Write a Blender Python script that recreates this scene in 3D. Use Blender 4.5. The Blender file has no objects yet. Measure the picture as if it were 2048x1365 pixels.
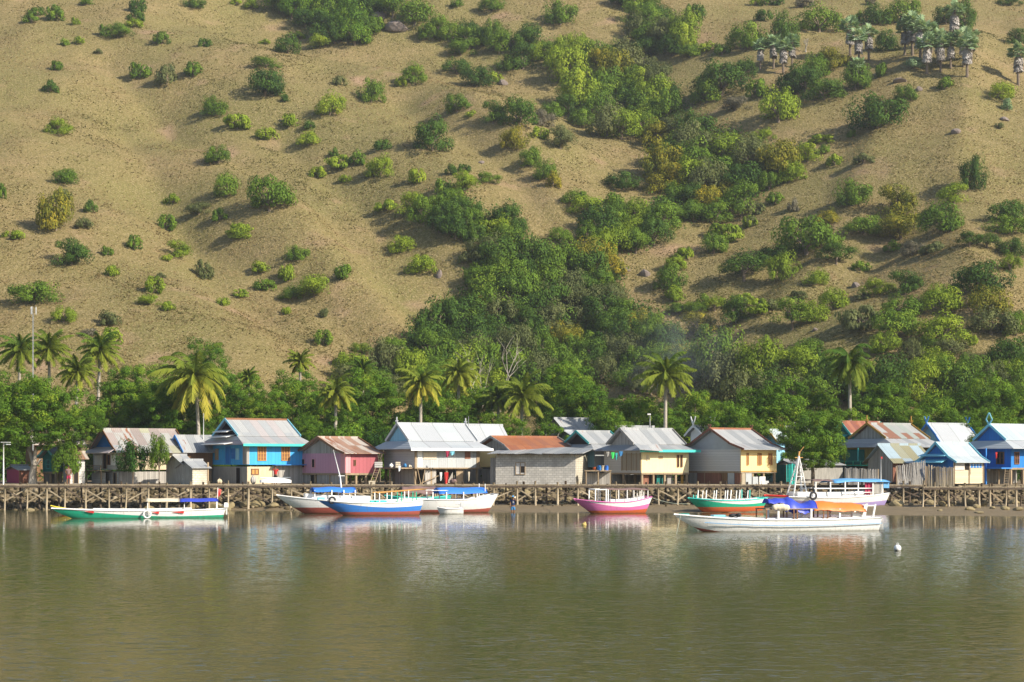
import bpy, math, random
import numpy as np
from mathutils import Vector, Matrix
R = math.radians
rng = np.random.default_rng(7)
random.seed(7)

# ------------------------------------------------------------------ camera, sky, sun
sc = bpy.context.scene
F, CX, HY, CZ = 3750.0, 1024.0, 925.0, 4.0      # focal length in photo pixels, centre column, horizon row, eye height
cam_d = bpy.data.cameras.new("camera"); cam = bpy.data.objects.new("camera", cam_d)
sc.collection.objects.link(cam); sc.camera = cam
cam.location = (0, 0, CZ); cam.rotation_euler = (R(90), 0, 0)
cam_d.sensor_width = 36; cam_d.lens = 36 * F / 2048; cam_d.shift_y = (HY - 682.5) / 2048
cam_d.clip_start = 1; cam_d.clip_end = 5000
SUN_AZ, SUN_EL = 57.0, 31.0                      # degrees right of the viewing direction's back, elevation
w = bpy.data.worlds.new("World"); sc.world = w; w.use_nodes = True
nt = w.node_tree; bg = nt.nodes["Background"]
sky = nt.nodes.new("ShaderNodeTexSky"); sky.sky_type = 'NISHITA'; sky.sun_disc = False
sky.sun_elevation = R(SUN_EL); sky.sun_rotation = R(180 - SUN_AZ)
nt.links.new(sky.outputs[0], bg.inputs[0]); bg.inputs[1].default_value = 0.105
sd = bpy.data.lights.new("sun", 'SUN'); so = bpy.data.objects.new("sun", sd); sc.collection.objects.link(so)
sd.energy = 5.0; sd.angle = R(0.5); sd.color = (1.0, 0.90, 0.75)
sdir = Vector((math.sin(R(SUN_AZ)) * math.cos(R(SUN_EL)), -math.cos(R(SUN_AZ)) * math.cos(R(SUN_EL)), math.sin(R(SUN_EL))))
so.rotation_euler = sdir.to_track_quat('Z', 'Y').to_euler(); so.location = (60, 40, 80)
sc.view_settings.view_transform = 'Standard'; sc.view_settings.look = 'None'
sc.view_settings.exposure = 0.68; sc.view_settings.gamma = 1
sc.cycles.max_bounces = 6; sc.cycles.transparent_max_bounces = 4; sc.cycles.caustics_reflective = False; sc.cycles.caustics_refractive = False

def X(px, d): return (px - CX) * d / F
def Z(py, d): return CZ + (HY - py) * d / F

# ------------------------------------------------------------------ object helpers
COL = sc.collection
def link(o, parent=None):
    COL.objects.link(o)
    if parent: o.parent = parent
    return o
def tag(o, label=None, cat=None, group=None, kind=None):
    if label: o["label"] = label
    if cat: o["category"] = cat
    if group: o["group"] = group
    if kind: o["kind"] = kind
    return o
def thing(name, label, cat, loc=(0, 0, 0), rz=0.0, group=None):
    o = bpy.data.objects.new(name, None); o.empty_display_size = 0.3
    o.location = loc; o.rotation_euler = (0, 0, rz)
    link(o); return tag(o, label, cat, group)
class MB:
    def __init__(s): s.v = []; s.f = []; s.m = []; s.sm = []
    def add(s, vs, fs, mi=0, smooth=False):
        n = len(s.v); s.v += [tuple(p) for p in vs]
        for f in fs: s.f.append([i + n for i in f]); s.m.append(mi); s.sm.append(smooth)
        return s
    def box(s, c, size, mi=0, M=None):
        x, y, z = size[0] / 2, size[1] / 2, size[2] / 2
        vs = [Vector((a * x, b * y, e * z)) for e in (-1, 1) for b in (-1, 1) for a in (-1, 1)]
        if M: vs = [M @ p for p in vs]
        return s.add([p + Vector(c) for p in vs], [(0, 2, 3, 1), (4, 5, 7, 6), (0, 1, 5, 4), (2, 6, 7, 3), (0, 4, 6, 2), (1, 3, 7, 5)], mi)
    def bar(s, p0, p1, w, h=None, mi=0):
        p0, p1 = Vector(p0), Vector(p1); d = p1 - p0
        q = d.to_track_quat('Z', 'Y').to_matrix()
        return s.box((p0 + p1) / 2, (w, h or w, d.length), mi, q)
    def tube(s, pts, rs, n=7, mi=0, cap=True):
        pts = [Vector(p) for p in pts]
        if not hasattr(rs, '__len__'): rs = [rs] * len(pts)
        vs = []
        for i, p in enumerate(pts):
            d = (pts[min(i + 1, len(pts) - 1)] - pts[max(i - 1, 0)]).normalized()
            a = d.cross(Vector((0.3, 1, 0.1))).normalized(); b = d.cross(a)
            for k in range(n):
                t = 2 * math.pi * k / n; vs.append(p + (a * math.cos(t) + b * math.sin(t)) * rs[i])
        fs = [(i * n + k, i * n + (k + 1) % n, (i + 1) * n + (k + 1) % n, (i + 1) * n + k) for i in range(len(pts) - 1) for k in range(n)]
        if cap: fs += [tuple(range(n)), tuple((len(pts) - 1) * n + n - 1 - k for k in range(n))]
        return s.add(vs, fs, mi, True)
    def ball(s, c, r, n=10, mi=0, sc=(1, 1, 1)):
        vs = []; m = n // 2
        for i in range(m + 1):
            a = math.pi * i / m
            for k in range(n):
                t = 2 * math.pi * k / n
                vs.append((c[0] + r * sc[0] * math.sin(a) * math.cos(t), c[1] + r * sc[1] * math.sin(a) * math.sin(t), c[2] + r * sc[2] * math.cos(a)))
        fs = [(i * n + k, (i + 1) * n + k, (i + 1) * n + (k + 1) % n, i * n + (k + 1) % n) for i in range(m) for k in range(n)]
        return s.add(vs, fs, mi, True)
    def slab(s, pts, th, mi=0):
        n = len(pts); up = [Vector(p) for p in pts]; dn = [p - Vector((0, 0, th)) for p in up]
        fs = [tuple(range(n)), tuple(range(2 * n - 1, n - 1, -1))] + [(i, n + i, n + (i + 1) % n, (i + 1) % n) for i in range(n)]
        return s.add(up + dn, fs, mi)
    def build(s, name, mats, parent=None):
        me = bpy.data.meshes.new(name); me.from_pydata(s.v, [], s.f)
        for m in (mats if isinstance(mats, (list, tuple)) else [mats]): me.materials.append(m)
        me.polygons.foreach_set("material_index", s.m); me.polygons.foreach_set("use_smooth", s.sm); me.update()
        return link(bpy.data.objects.new(name, me), parent)
def np_mesh(name, V, Fq, tint=None, smooth=False):
    me = bpy.data.meshes.new(name); k = Fq.shape[1]
    me.vertices.add(len(V)); me.vertices.foreach_set("co", V.astype(np.float32).ravel())
    me.loops.add(Fq.size); me.loops.foreach_set("vertex_index", Fq.astype(np.int32).ravel())
    me.polygons.add(len(Fq)); me.polygons.foreach_set("loop_start", np.arange(0, Fq.size, k, dtype=np.int32))
    me.polygons.foreach_set("loop_total", np.full(len(Fq), k, dtype=np.int32))
    if smooth: me.polygons.foreach_set("use_smooth", np.ones(len(Fq), dtype=bool))
    if tint is not None:
        a = me.attributes.new("tint", 'FLOAT', 'POINT'); a.data.foreach_set("value", tint.astype(np.float32))
    me.update(calc_edges=True); me.validate(); return me
def copy_thing(root, **kw):
    r = root.copy(); COL.objects.link(r)
    for ch in root.children:
        c = ch.copy(); COL.objects.link(c); c.parent = r
    return r

# ------------------------------------------------------------------ materials
class NT:
    def __init__(s, name):
        s.m = bpy.data.materials.new(name); s.m.use_nodes = True; s.t = s.m.node_tree
        s.b = s.t.nodes["Principled BSDF"]; s.out = s.t.nodes["Material Output"]
    def n(s, typ, **kw):
        nd = s.t.nodes.new(typ)
        for k, v in kw.items(): setattr(nd, k, v)
        return nd
    def l(s, a, b): s.t.links.new(a, b)
    def val(s, sock, v):
        if hasattr(v, 'is_linked') or hasattr(v, 'links'): s.l(v, sock)
        else: sock.default_value = v
    def math(s, op, a, b=0.0, c=None):
        nd = s.n("ShaderNodeMath", operation=op); s.val(nd.inputs[0], a); s.val(nd.inputs[1], b)
        if c is not None: s.val(nd.inputs[2], c)
        return nd.outputs[0]
    def ramp(s, fac, stops, interp='LINEAR'):
        nd = s.n("ShaderNodeValToRGB"); cr = nd.color_ramp; cr.interpolation = interp
        while len(cr.elements) < len(stops): cr.elements.new(0.5)
        for e, (p, c) in zip(cr.elements, stops):
            e.position = p; e.color = (*c, 1) if len(c) == 3 else c
        s.val(nd.inputs[0], fac); return nd.outputs[0]
    def mix(s, fac, a, b, mode='MIX'):
        nd = s.n("ShaderNodeMix", data_type='RGBA', blend_type=mode); s.val(nd.inputs[0], fac)
        for sk, v in ((nd.inputs[6], a), (nd.inputs[7], b)):
            if isinstance(v, tuple): sk.default_value = (*v[:3], 1)
            else: s.l(v, sk)
        return nd.outputs[2]
    def obj(s): return s.n("ShaderNodeTexCoord").outputs["Object"]
    def geo(s): return s.n("ShaderNodeNewGeometry").outputs["Position"]
    def mapping(s, vec, scale=(1, 1, 1), rot=(0, 0, 0)):
        nd = s.n("ShaderNodeMapping"); s.l(vec, nd.inputs[0]); nd.inputs["Scale"].default_value = scale; nd.inputs["Rotation"].default_value = rot
        return nd.outputs[0]
    def noise(s, vec, scale, detail=3, rough=0.55, out=0):
        nd = s.n("ShaderNodeTexNoise"); s.l(vec, nd.inputs["Vector"]); nd.inputs["Scale"].default_value = scale
        nd.inputs["Detail"].default_value = detail; nd.inputs["Roughness"].default_value = rough
        return nd.outputs[out]
    def white(s, v):
        nd = s.n("ShaderNodeTexWhiteNoise", noise_dimensions='1D'); s.l(v, nd.inputs["W"]); return nd.outputs[0]
    def bump(s, h, strength=0.5, dist=0.05):
        nd = s.n("ShaderNodeBump"); nd.inputs["Strength"].default_value = strength; nd.inputs["Distance"].default_value = dist
        s.l(h, nd.inputs["Height"]); s.l(nd.outputs[0], s.b.inputs["Normal"])
    def fin(s, col=None, rough=0.7, spec=0.3, metal=0.0):
        if col is not None: s.val(s.b.inputs["Base Color"], (*col, 1) if isinstance(col, tuple) else col)
        s.val(s.b.inputs["Roughness"], rough); s.b.inputs["Specular IOR Level"].default_value = spec; s.b.inputs["Metallic"].default_value = metal
        return s.m
def dk(c, k): return tuple(max(0, min(1, x * k)) for x in c)
def paint(name, c, rough=0.55, wear=0.5, spec=0.3):
    t = NT(name); o = t.obj()
    st = t.noise(t.mapping(o, (3, 3, .5)), 2.5, 4); sp = t.noise(o, 9, 3)
    col = t.mix(t.ramp(st, [(.35, (0, 0, 0)), (.75, (1, 1, 1))]), c, dk(c, 1 - .35 * wear))
    g = sum(c) / 3
    col = t.mix(t.math('MULTIPLY', t.ramp(sp, [(.62, (0, 0, 0)), (.72, (1, 1, 1))]), .45 * wear), col, (g * .55, g * .5, g * .4))
    t.bump(sp, .15, .02); return t.fin(col, rough, spec)
def planks(name, c, axis='H', wdt=.2, var=.35, gap=.25):
    t = NT(name); o = t.obj(); s = t.n("ShaderNodeSeparateXYZ"); t.l(o, s.inputs[0])
    q = s.outputs[2] if axis == 'H' else t.math('ADD', s.outputs[0], s.outputs[1])
    q = t.math('DIVIDE', q, wdt); idn = t.white(t.math('FLOOR', q))
    gapm = t.math('LESS_THAN', t.math('FRACT', q), .12)
    sc_ = (1.2, 1.2, 9) if axis == 'H' else (9, 9, 1.2)
    gr = t.noise(t.mapping(o, sc_), 1.6, 4)
    v = t.math('ADD', t.math('MULTIPLY', idn, var), t.math('MULTIPLY', gr, var * 1.1))
    col = t.mix(v, dk(c, 1.15), dk(c, .5)); col = t.mix(t.math('MULTIPLY', gapm, gap * 2), col, dk(c, .25))
    t.bump(t.math('SUBTRACT', gr, gapm), .5, .02); return t.fin(col, .85, .15)
def roofing(name, pal, rust=0.15, pw=.82, streak=.5, rustc=((.30, .10, .035), (.16, .06, .03)), rough=.5):
    """corrugated iron sheets: each sheet its own shade, rust patches, rain streaks, ribs"""
    t = NT(name); o = t.obj(); s = t.n("ShaderNodeSeparateXYZ"); t.l(o, s.inputs[0])
    q = t.math('DIVIDE', s.outputs[0], pw); row = t.math('FLOOR', t.math('DIVIDE', s.outputs[2], 1.15))
    idn = t.white(t.math('ADD', t.math('FLOOR', q), t.math('MULTIPLY', row, 37.7)))
    n = len(pal); col = t.ramp(idn, [((i + .0) / n, c) for i, c in enumerate(pal)], 'CONSTANT')
    st = t.noise(t.mapping(o, (7, .9, 1.1)), 1.2, 4, .65)
    col = t.mix(t.math('MULTIPLY', t.ramp(st, [(.3, (0, 0, 0)), (.75, (1, 1, 1))]), streak), col, t.mix(.5, col, (.09, .085, .085), 'MIX'))
    rn = t.math('ADD', t.math('MULTIPLY', t.noise(t.mapping(o, (2.6, .45, .6)), 1.1, 5, .65), .75), t.math('MULTIPLY', t.white(t.math('ADD', t.math('FLOOR', q), 9.3)), .25))
    rm = t.ramp(rn, [(max(0, .66 - rust * .55), (0, 0, 0)), (min(1, .74 - rust * .45), (1, 1, 1))])
    col = t.mix(rm, col, t.mix(t.noise(o, 3, 3), rustc[0], rustc[1]))
    seam = t.math('LESS_THAN', t.math('FRACT', q), .05); col = t.mix(t.math('MULTIPLY', seam, .35), col, (.06, .055, .05))
    rib = t.math('SINE', t.math('MULTIPLY', s.outputs[0], 2 * math.pi / .19)); t.bump(rib, .35, .02)
    return t.fin(col, rough, .4)
def blockwork(name, c, c2=None, bw=.4, bh=.2, mortar=.02):
    t = NT(name); o = t.obj(); s = t.n("ShaderNodeSeparateXYZ"); t.l(o, s.inputs[0])
    cb = t.n("ShaderNodeCombineXYZ"); t.l(t.math('ADD', s.outputs[0], s.outputs[1]), cb.inputs[0]); t.l(s.outputs[2], cb.inputs[1])
    b = t.n("ShaderNodeTexBrick"); t.l(cb.outputs[0], b.inputs["Vector"]); b.inputs["Scale"].default_value = 1
    b.inputs["Brick Width"].default_value = bw; b.inputs["Row Height"].default_value = bh; b.inputs["Mortar Size"].default_value = mortar
    b.inputs["Color1"].default_value = (*dk(c, 1.12), 1); b.inputs["Color2"].default_value = (*dk(c, .85), 1); b.inputs["Mortar"].default_value = (*(c2 or dk(c, .6)), 1)
    nz = t.noise(t.mapping(o, (1, 1, .5)), 1.5, 4); col = t.mix(t.ramp(nz, [(.4, (0, 0, 0)), (.8, (1, 1, 1))]), b.outputs[0], dk(c, .6))
    t.bump(b.outputs[1], .4, .02); return t.fin(col, .9, .1)
def rock_mat(name, a, b, c, scale=2.0):
    t = NT(name); o = t.geo(); n1 = t.noise(o, scale, 5, .6); n2 = t.noise(o, scale * .35, 2)
    col = t.mix(n1, t.mix(n2, a, b), c); t.bump(n1, .6, .08); return t.fin(col, .9, .15)
def leaf(name, lo, hi, acc, transl=.25):
    t = NT(name); at = t.n("ShaderNodeAttribute", attribute_name="tint"); oi = t.n("ShaderNodeObjectInfo")
    v = t.math('ADD', t.math('MULTIPLY', at.outputs["Fac"], .85), t.math('MULTIPLY', t.math('SUBTRACT', oi.outputs["Random"], .5), .3))
    col = t.ramp(v, [(0.0, lo), (.55, hi), (1.0, acc)])
    t.fin(col, .7, .10); tr = t.n("ShaderNodeBsdfTranslucent"); t.l(t.mix(.35, col, (.5, .6, .05), 'MIX'), tr.inputs[0])
    mx = t.n("ShaderNodeMixShader"); mx.inputs[0].default_value = transl
    t.l(t.b.outputs[0], mx.inputs[1]); t.l(tr.outputs[0], mx.inputs[2]); t.l(mx.outputs[0], t.out.inputs[0]); return t.m
LEAF = {
 'd': leaf("leaf_dark", (.018, .045, .010), (.054, .112, .015), (.13, .205, .026), .12),
 'g': leaf("leaf_mid", (.036, .078, .011), (.105, .185, .018), (.225, .30, .03), .14),
 'y': leaf("leaf_lime", (.08, .135, .012), (.20, .28, .022), (.33, .375, .035), .16),
 'p': leaf("leaf_olive", (.06, .078, .028), (.11, .13, .046), (.18, .19, .07), .14),
 'o': leaf("leaf_golden", (.07, .10, .014), (.20, .19, .02), (.42, .31, .02), .14),
 'x': leaf("leaf_dry", (.09, .083, .06), (.15, .138, .095), (.23, .21, .15), .1),
 'v': leaf("leaf_deep", (.011, .034, .007), (.031, .084, .011), (.095, .17, .02), .10),
 'b': leaf("leaf_bright", (.034, .085, .010), (.10, .195, .015), (.27, .335, .03), .15),
 'k': leaf("leaf_coconut", (.05, .11, .014), (.22, .25, .03), (.52, .42, .06)),
 'f': leaf("leaf_fan", (.12, .21, .10), (.25, .36, .19), (.40, .48, .30)),
 's': leaf("leaf_dead_skirt", (.22, .20, .18), (.36, .33, .31), (.50, .48, .46), .05),
}
BARK = rock_mat("bark_brown", (.16, .12, .085), (.10, .075, .05), (.22, .18, .14), 6)
BARKP = rock_mat("bark_pale", (.34, .31, .26), (.24, .21, .17), (.44, .40, .34), 5)

# ------------------------------------------------------------------ terrain
def vnoise(x, y, seed):
    xi = np.floor(x).astype(np.int64); yi = np.floor(y).astype(np.int64); fx = x - xi; fy = y - yi
    def h(a, b):
        n = (a * 374761393 + b * 668265263 + seed * 982451653) & 0x7fffffff
        n = ((n ^ (n >> 13)) * 1274126177) & 0x7fffffff
        return ((n ^ (n >> 16)) & 0xffff) / 65535.0
    fx = fx * fx * (3 - 2 * fx); fy = fy * fy * (3 - 2 * fy)
    return (h(xi, yi) * (1 - fx) + h(xi + 1, yi) * fx) * (1 - fy) + (h(xi, yi + 1) * (1 - fx) + h(xi + 1, yi + 1) * fx) * fy
SLOPE, D0 = .52, 207.0
def base_hill(d):
    q = (d - D0) / 7.0
    z = SLOPE * 7 * np.where(q > 20, q, np.log1p(np.exp(np.minimum(q, 20))))
    over = np.maximum(d - 440, 0); return z - .0016 * over ** 2 * .9
def plan(px, py):                                  # pixel on the smooth slope -> plan position
    k = (HY - py) / F; d = 260.0
    for _ in range(40): d = d - (float(base_hill(np.array(d))) + 2.3 - CZ - k * d) / (SLOPE - k) * .8
    return X(px, d), d
GULLIES = [  # depth, sigma, pixels along the bed
 (8.5, 15, [(1060, 770), (1050, 690), (1085, 610), (1150, 540), (1230, 480), (1330, 430), (1400, 370), (1370, 300), (1290, 220), (1200, 150), (1080, 95), (900, 65), (700, 40), (560, 0)]),
 (4.5, 9, [(1230, 140), (1310, 80), (1270, 10)]),
 (6.5, 10, [(1040, 560), (980, 480), (880, 430), (800, 390), (700, 300), (560, 210)]),
 (6.0, 9, [(1180, 470), (1120, 390), (1020, 280), (900, 210), (800, 150)]),
 (5.6, 8, [(900, 660), (780, 600), (640, 500), (480, 420), (300, 330)]),
 (5.0, 8, [(820, 720), (700, 650), (590, 560), (430, 460), (360, 330), (230, 180)]),
 (6.0, 9, [(960, 560), (800, 460), (640, 330), (480, 260), (340, 180), (215, 90)]),
 (5.5, 11, [(1440, 700), (1520, 600), (1700, 500), (1850, 380)]),
 (3.2, 9, [(1350, 650), (1450, 520), (1600, 420), (1700, 260)]),
 (-4.5, 11, [(1960, 640), (1900, 420), (1930, 240), (1960, 120)]),
 (-3.0, 9, [(1500, 600), (1620, 470), (1720, 330), (1820, 170)]),
 (-3.5, 9, [(880, 620), (760, 500), (600, 370), (420, 240)]),
 (-3.5, 9, [(1120, 380), (1010, 220), (860, 110), (650, 70)]),
]
GP = [(dep, sg, np.array([plan(*p) for p in pts])) for dep, sg, pts in GULLIES]
SHP = [(-600, 159), (0, 158.4), (350, 157.8), (560, 155), (1000, 150), (1300, 149), (1520, 148.5), (1700, 143.5), (1850, 141), (2048, 139), (2700, 138)]
def height(x, d):
    x = np.asarray(x, float); d = np.asarray(d, float)
    px = CX + x * F / np.maximum(d, 100)
    sh = np.interp(px, [p for p, _ in SHP], [q for _, q in SHP]) + .5 * (vnoise(x * .5, d * 0, 3) - .5)
    t = (d - sh) / np.maximum(159.0 - sh, .5)
    z = np.where(t < 0, np.maximum((d - sh) * .09, -3.0), .55 * np.clip(t, 0, 1) ** .85)
    z = z + np.where((d > 140) & (d < 161), .10 * (vnoise(x * 1.3, d * 1.3, 5) - .5) + .05 * (vnoise(x * 4, d * 4, 6) - .5), 0) * np.clip((d - sh + 4) / 4, 0, 1)
    u = np.clip((d - 159) / 2.4, 0, 1); z = z + u * 1.50
    z = z + np.clip((d - 162) / 40, 0, 1) * .25
    m = np.clip((d - 200) / 35, 0, 1)
    hz = base_hill(d)
    c = np.zeros_like(hz)
    for dep, sg, P in GP:
        best = np.full(hz.shape, 1e9)
        for i in range(len(P) - 1):
            a, b = P[i], P[i + 1]; ab = b - a; L2 = (ab ** 2).sum()
            tt = np.clip(((x - a[0]) * ab[0] + (d - a[1]) * ab[1]) / L2, 0, 1)
            best = np.minimum(best, (x - a[0] - tt * ab[0]) ** 2 + (d - a[1] - tt * ab[1]) ** 2)
        c -= dep * (np.exp(-best / (2 * sg * sg)) if abs(dep) > 7 else np.exp(-np.sqrt(best + .8) / (1.1 * sg)) * 1.0)
    c += 2.4 * (vnoise(x / 27, d / 34, 11) - .5) + 1.6 * (vnoise(x / 9, d / 13, 12) - .5) + .4 * (vnoise(x / 3.1, d / 4, 13) - .5)
    return z + hz + m * c
def ground(px, py, d0=200.0):                      # where the line of sight of a pixel meets the land
    ds = np.arange(d0, 520, .5); k = (HY - py) / F
    zz = height((px - CX) * ds / F, ds); below = np.nonzero(zz >= CZ + k * ds)[0]
    d = ds[below[0]] if len(below) else 500.0
    return X(px, d), d, float(height(X(px, d), d))
def sheet(name, xs, ds, mat, tintf=None):
    gx, gd = np.meshgrid(xs, ds); gz = height(gx, gd)
    V = np.stack([gx, gd, gz], -1).reshape(-1, 3); nx, ny = len(xs), len(ds)
    i = (np.arange(ny - 1)[:, None] * nx + np.arange(nx - 1)[None]).ravel()
    me = np_mesh(name, V, np.stack([i, i + 1, i + nx + 1, i + nx], 1), None, True); me.materials.append(mat)
    o = link(bpy.data.objects.new(name, me)); return tag(o, kind="structure")
def hill_mat():
    t = NT("dry_grass_slope"); p = t.geo()
    big = t.noise(p, .035, 3); mid = t.noise(p, .16, 4, .6); fine = t.noise(t.mapping(p, (1, .55, 1)), 1.5, 5, .75); vf = t.noise(p, 3.2, 4, .75)
    col = t.ramp(mid, [(.30, (.195, .160, .062)), (.5, (.245, .190, .084)), (.72, (.285, .205, .110))])
    col = t.mix(t.ramp(big, [(.40, (0, 0, 0)), (.60, (.85, .85, .85))]), col, (.172, .164, .054))
    col = t.mix(t.ramp(fine, [(.42, (0, 0, 0)), (.60, (.8, .8, .8))]), col, (.155, .132, .048))
    col = t.mix(t.ramp(vf, [(.50, (0, 0, 0)), (.64, (.8, .8, .8))]), col, (.38, .30, .165))
    bare = t.noise(p, .09, 2); col = t.mix(t.ramp(bare, [(.62, (0, 0, 0)), (.76, (.8, .8, .8))]), col, (.36, .24, .16))
    t.bump(t.math('ADD', fine, t.math('MULTIPLY', vf, .7)), .9, .4); return t.fin(col, .95, .05)
HILL = hill_mat()
def mud_mat():
    t = NT("wet_mud"); p = t.geo(); a = t.noise(p, 1.2, 5, .65); b = t.noise(p, 7, 4, .7)
    s = t.n("ShaderNodeSeparateXYZ"); t.l(p, s.inputs[0])
    col = t.mix(a, (.21, .16, .095), (.12, .095, .055)); col = t.mix(t.ramp(b, [(.5, (0, 0, 0)), (.7, (.7, .7, .7))]), col, (.28, .23, .15))
    t.bump(t.math('ADD', a, b), .6, .08); return t.fin(col, .75, .25)
MUD = mud_mat()
sheet("beach", np.arange(-120, 120.1, .5), np.concatenate([np.arange(-60, 130, 12), np.arange(130, 163, .4)]), MUD)
EARTH = rock_mat("packed_earth", (.22, .17, .11), (.15, .12, .08), (.28, .23, .16), 1.2)
sheet("ground", np.arange(-150, 150.1, 2.0), np.concatenate([[162.6], np.arange(164, 201, 2.0)]), EARTH)
sheet("hillside", np.arange(-230, 230.1, 1.25), np.arange(200, 561, 1.25), HILL)

# water ------------------------------------------------------------------
def water_mat():
    """ripples of several lengths given as slopes, so that they stay sharp at the grazing view"""
    t = NT("bay_water"); p = t.geo()
    def sl(scale, seed, det=2):
        nd = t.n("ShaderNodeTexNoise"); mp = t.mapping(p, scale); nd.inputs["Scale"].default_value = 1; nd.inputs["Detail"].default_value = det; nd.inputs["Roughness"].default_value = .55
        ad = t.n("ShaderNodeVectorMath", operation='ADD'); t.l(mp, ad.inputs[0]); ad.inputs[1].default_value = (seed, seed * 2.3, seed * .7); t.l(ad.outputs[0], nd.inputs["Vector"])
        s_ = t.n("ShaderNodeSeparateColor"); t.l(nd.outputs["Color"], s_.inputs[0]); return t.math('SUBTRACT', s_.outputs[0], .5), t.math('SUBTRACT', s_.outputs[1], .5)
    swell, chop, rip, fine = sl((.10, .30, 1), 3), sl((.45, 1.7, 1), 11), sl((1.5, 5.2, 1), 23), sl((4.5, 13.0, 1), 41)
    wind = t.ramp(t.noise(t.mapping(p, (.012, .045, 1)), 1, 3), [(.35, (.8, .8, .8)), (.68, (1.2, 1.2, 1.2))])
    sp = t.n("ShaderNodeSeparateXYZ"); t.l(p, sp.inputs[0]); edge = t.math('ADD', sp.outputs[1], t.math('MULTIPLY', t.noise(t.mapping(p, (.03, .1, 1)), 1, 2), 14))
    mr = t.n("ShaderNodeMapRange"); t.l(edge, mr.inputs[0]); mr.inputs[1].default_value = 110; mr.inputs[2].default_value = 122; mr.inputs[3].default_value = .88; mr.inputs[4].default_value = .28   # sheltered water along the shore
    wind = t.math('MULTIPLY', wind, mr.outputs[0])
    def tot(i, k): 
        v = t.math('MULTIPLY', swell[i], k[0])
        for q, kk in zip((chop, rip, fine), k[1:]): v = t.math('ADD', v, t.math('MULTIPLY', q[i], kk))
        return t.math('MULTIPLY', v, wind)
    sx = tot(0, (.02, .04, .10, .14)); sy = tot(1, (.05, .18, .55, .36))
    crest = t.math('MULTIPLY', t.math('MAXIMUM', t.math('SUBTRACT', t.math('ADD', rip[0], t.math('MULTIPLY', chop[0], .5)), .112), 0.0), -9.0)   # steep little wave fronts
    sy = t.math('SUBTRACT', .004, t.math('ABSOLUTE', sy))          # at this low angle only the near faces of the ripples show
    sy = t.math('ADD', sy, t.math('MAXIMUM', crest, -.60))
    cb = t.n("ShaderNodeCombineXYZ"); t.l(sx, cb.inputs[0]); t.l(sy, cb.inputs[1]); cb.inputs[2].default_value = 1
    nm = t.n("ShaderNodeVectorMath", operation='NORMALIZE'); t.l(cb.outputs[0], nm.inputs[0]); t.l(nm.outputs[0], t.b.inputs["Normal"])
    t.b.inputs["IOR"].default_value = 1.33
    return t.fin((.062, .062, .026), .05, .5)
wm = MB(); wm.add([(-260, -80, 0), (260, -80, 0), (260, 161, 0), (-260, 161, 0)], [(0, 1, 2, 3)])
tag(wm.build("water", water_mat()), kind="structure")

# ------------------------------------------------------------------ foliage prototypes
def leaf_mesh(name, P, N, size, tint, asp=.6):
    n = len(P); N = N / np.linalg.norm(N, axis=1, keepdims=True)
    r = rng.normal(size=(n, 3)); U = np.cross(N, r); U /= np.linalg.norm(U, axis=1, keepdims=True); W = np.cross(N, U)
    s = (size * (.65 + .7 * rng.random(n)))[:, None] if np.isscalar(size) else size[:, None]
    a, b = U * s * .5, W * s * .5 * asp; bend = N * s * .12
    V = np.stack([P - a - bend, P - b * .9, P + a - bend, P + b * .9], 1).reshape(-1, 3)
    return np_mesh(name, V, np.arange(4 * n).reshape(n, 4), np.repeat(tint, 4))
def crown_mesh(name, ncl, nl, size, zs=.7, cr=.30, flat=1.0, low=-.25, seed=0, lump=.3):
    """leaf sprays in clusters through an ellipsoid: width 1, centred on x=y=0, bottom near z=0"""
    g = np.random.default_rng(seed); C = []
    while len(C) < ncl:
        v = g.normal(size=3); v /= np.linalg.norm(v)
        if v[2] < low: continue
        r = g.uniform(.74, 1.0) if g.random() < .88 else g.uniform(.1, .6)
        r *= 1 - lump * vnoise(np.array(v[0] * 1.6 + 9), np.array(v[1] * 1.6 + v[2] + 9), seed + 3)
        C.append(v * r)
    C = np.array(C); rad = cr * g.uniform(.65, 1.3, ncl); tc = g.uniform(0, 1, ncl)
    k = g.integers(0, ncl, nl); v = g.normal(size=(nl, 3)); v /= np.linalg.norm(v, axis=1, keepdims=True)
    q = v * (g.uniform(.5, 1.0, nl) ** .5)[:, None]; q[:, 2] *= flat
    P = C[k] + q * rad[k][:, None]
    N = v * 1.0 + P * .45 + np.array([0, 0, .25]) + g.normal(size=(nl, 3)) * .27
    tint = np.clip(tc[k] * .6 + .4 * g.random(nl) , 0, 1)
    P = P / np.percentile(np.hypot(P[:, 0], P[:, 1]), 94) * np.array([.5, .5, .5 * zs])
    P[:, 2] -= np.percentile(P[:, 2], 3)
    ok = P[:, 2] > -.02; return leaf_mesh(name, P[ok], N[ok], size, tint[ok])
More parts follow.
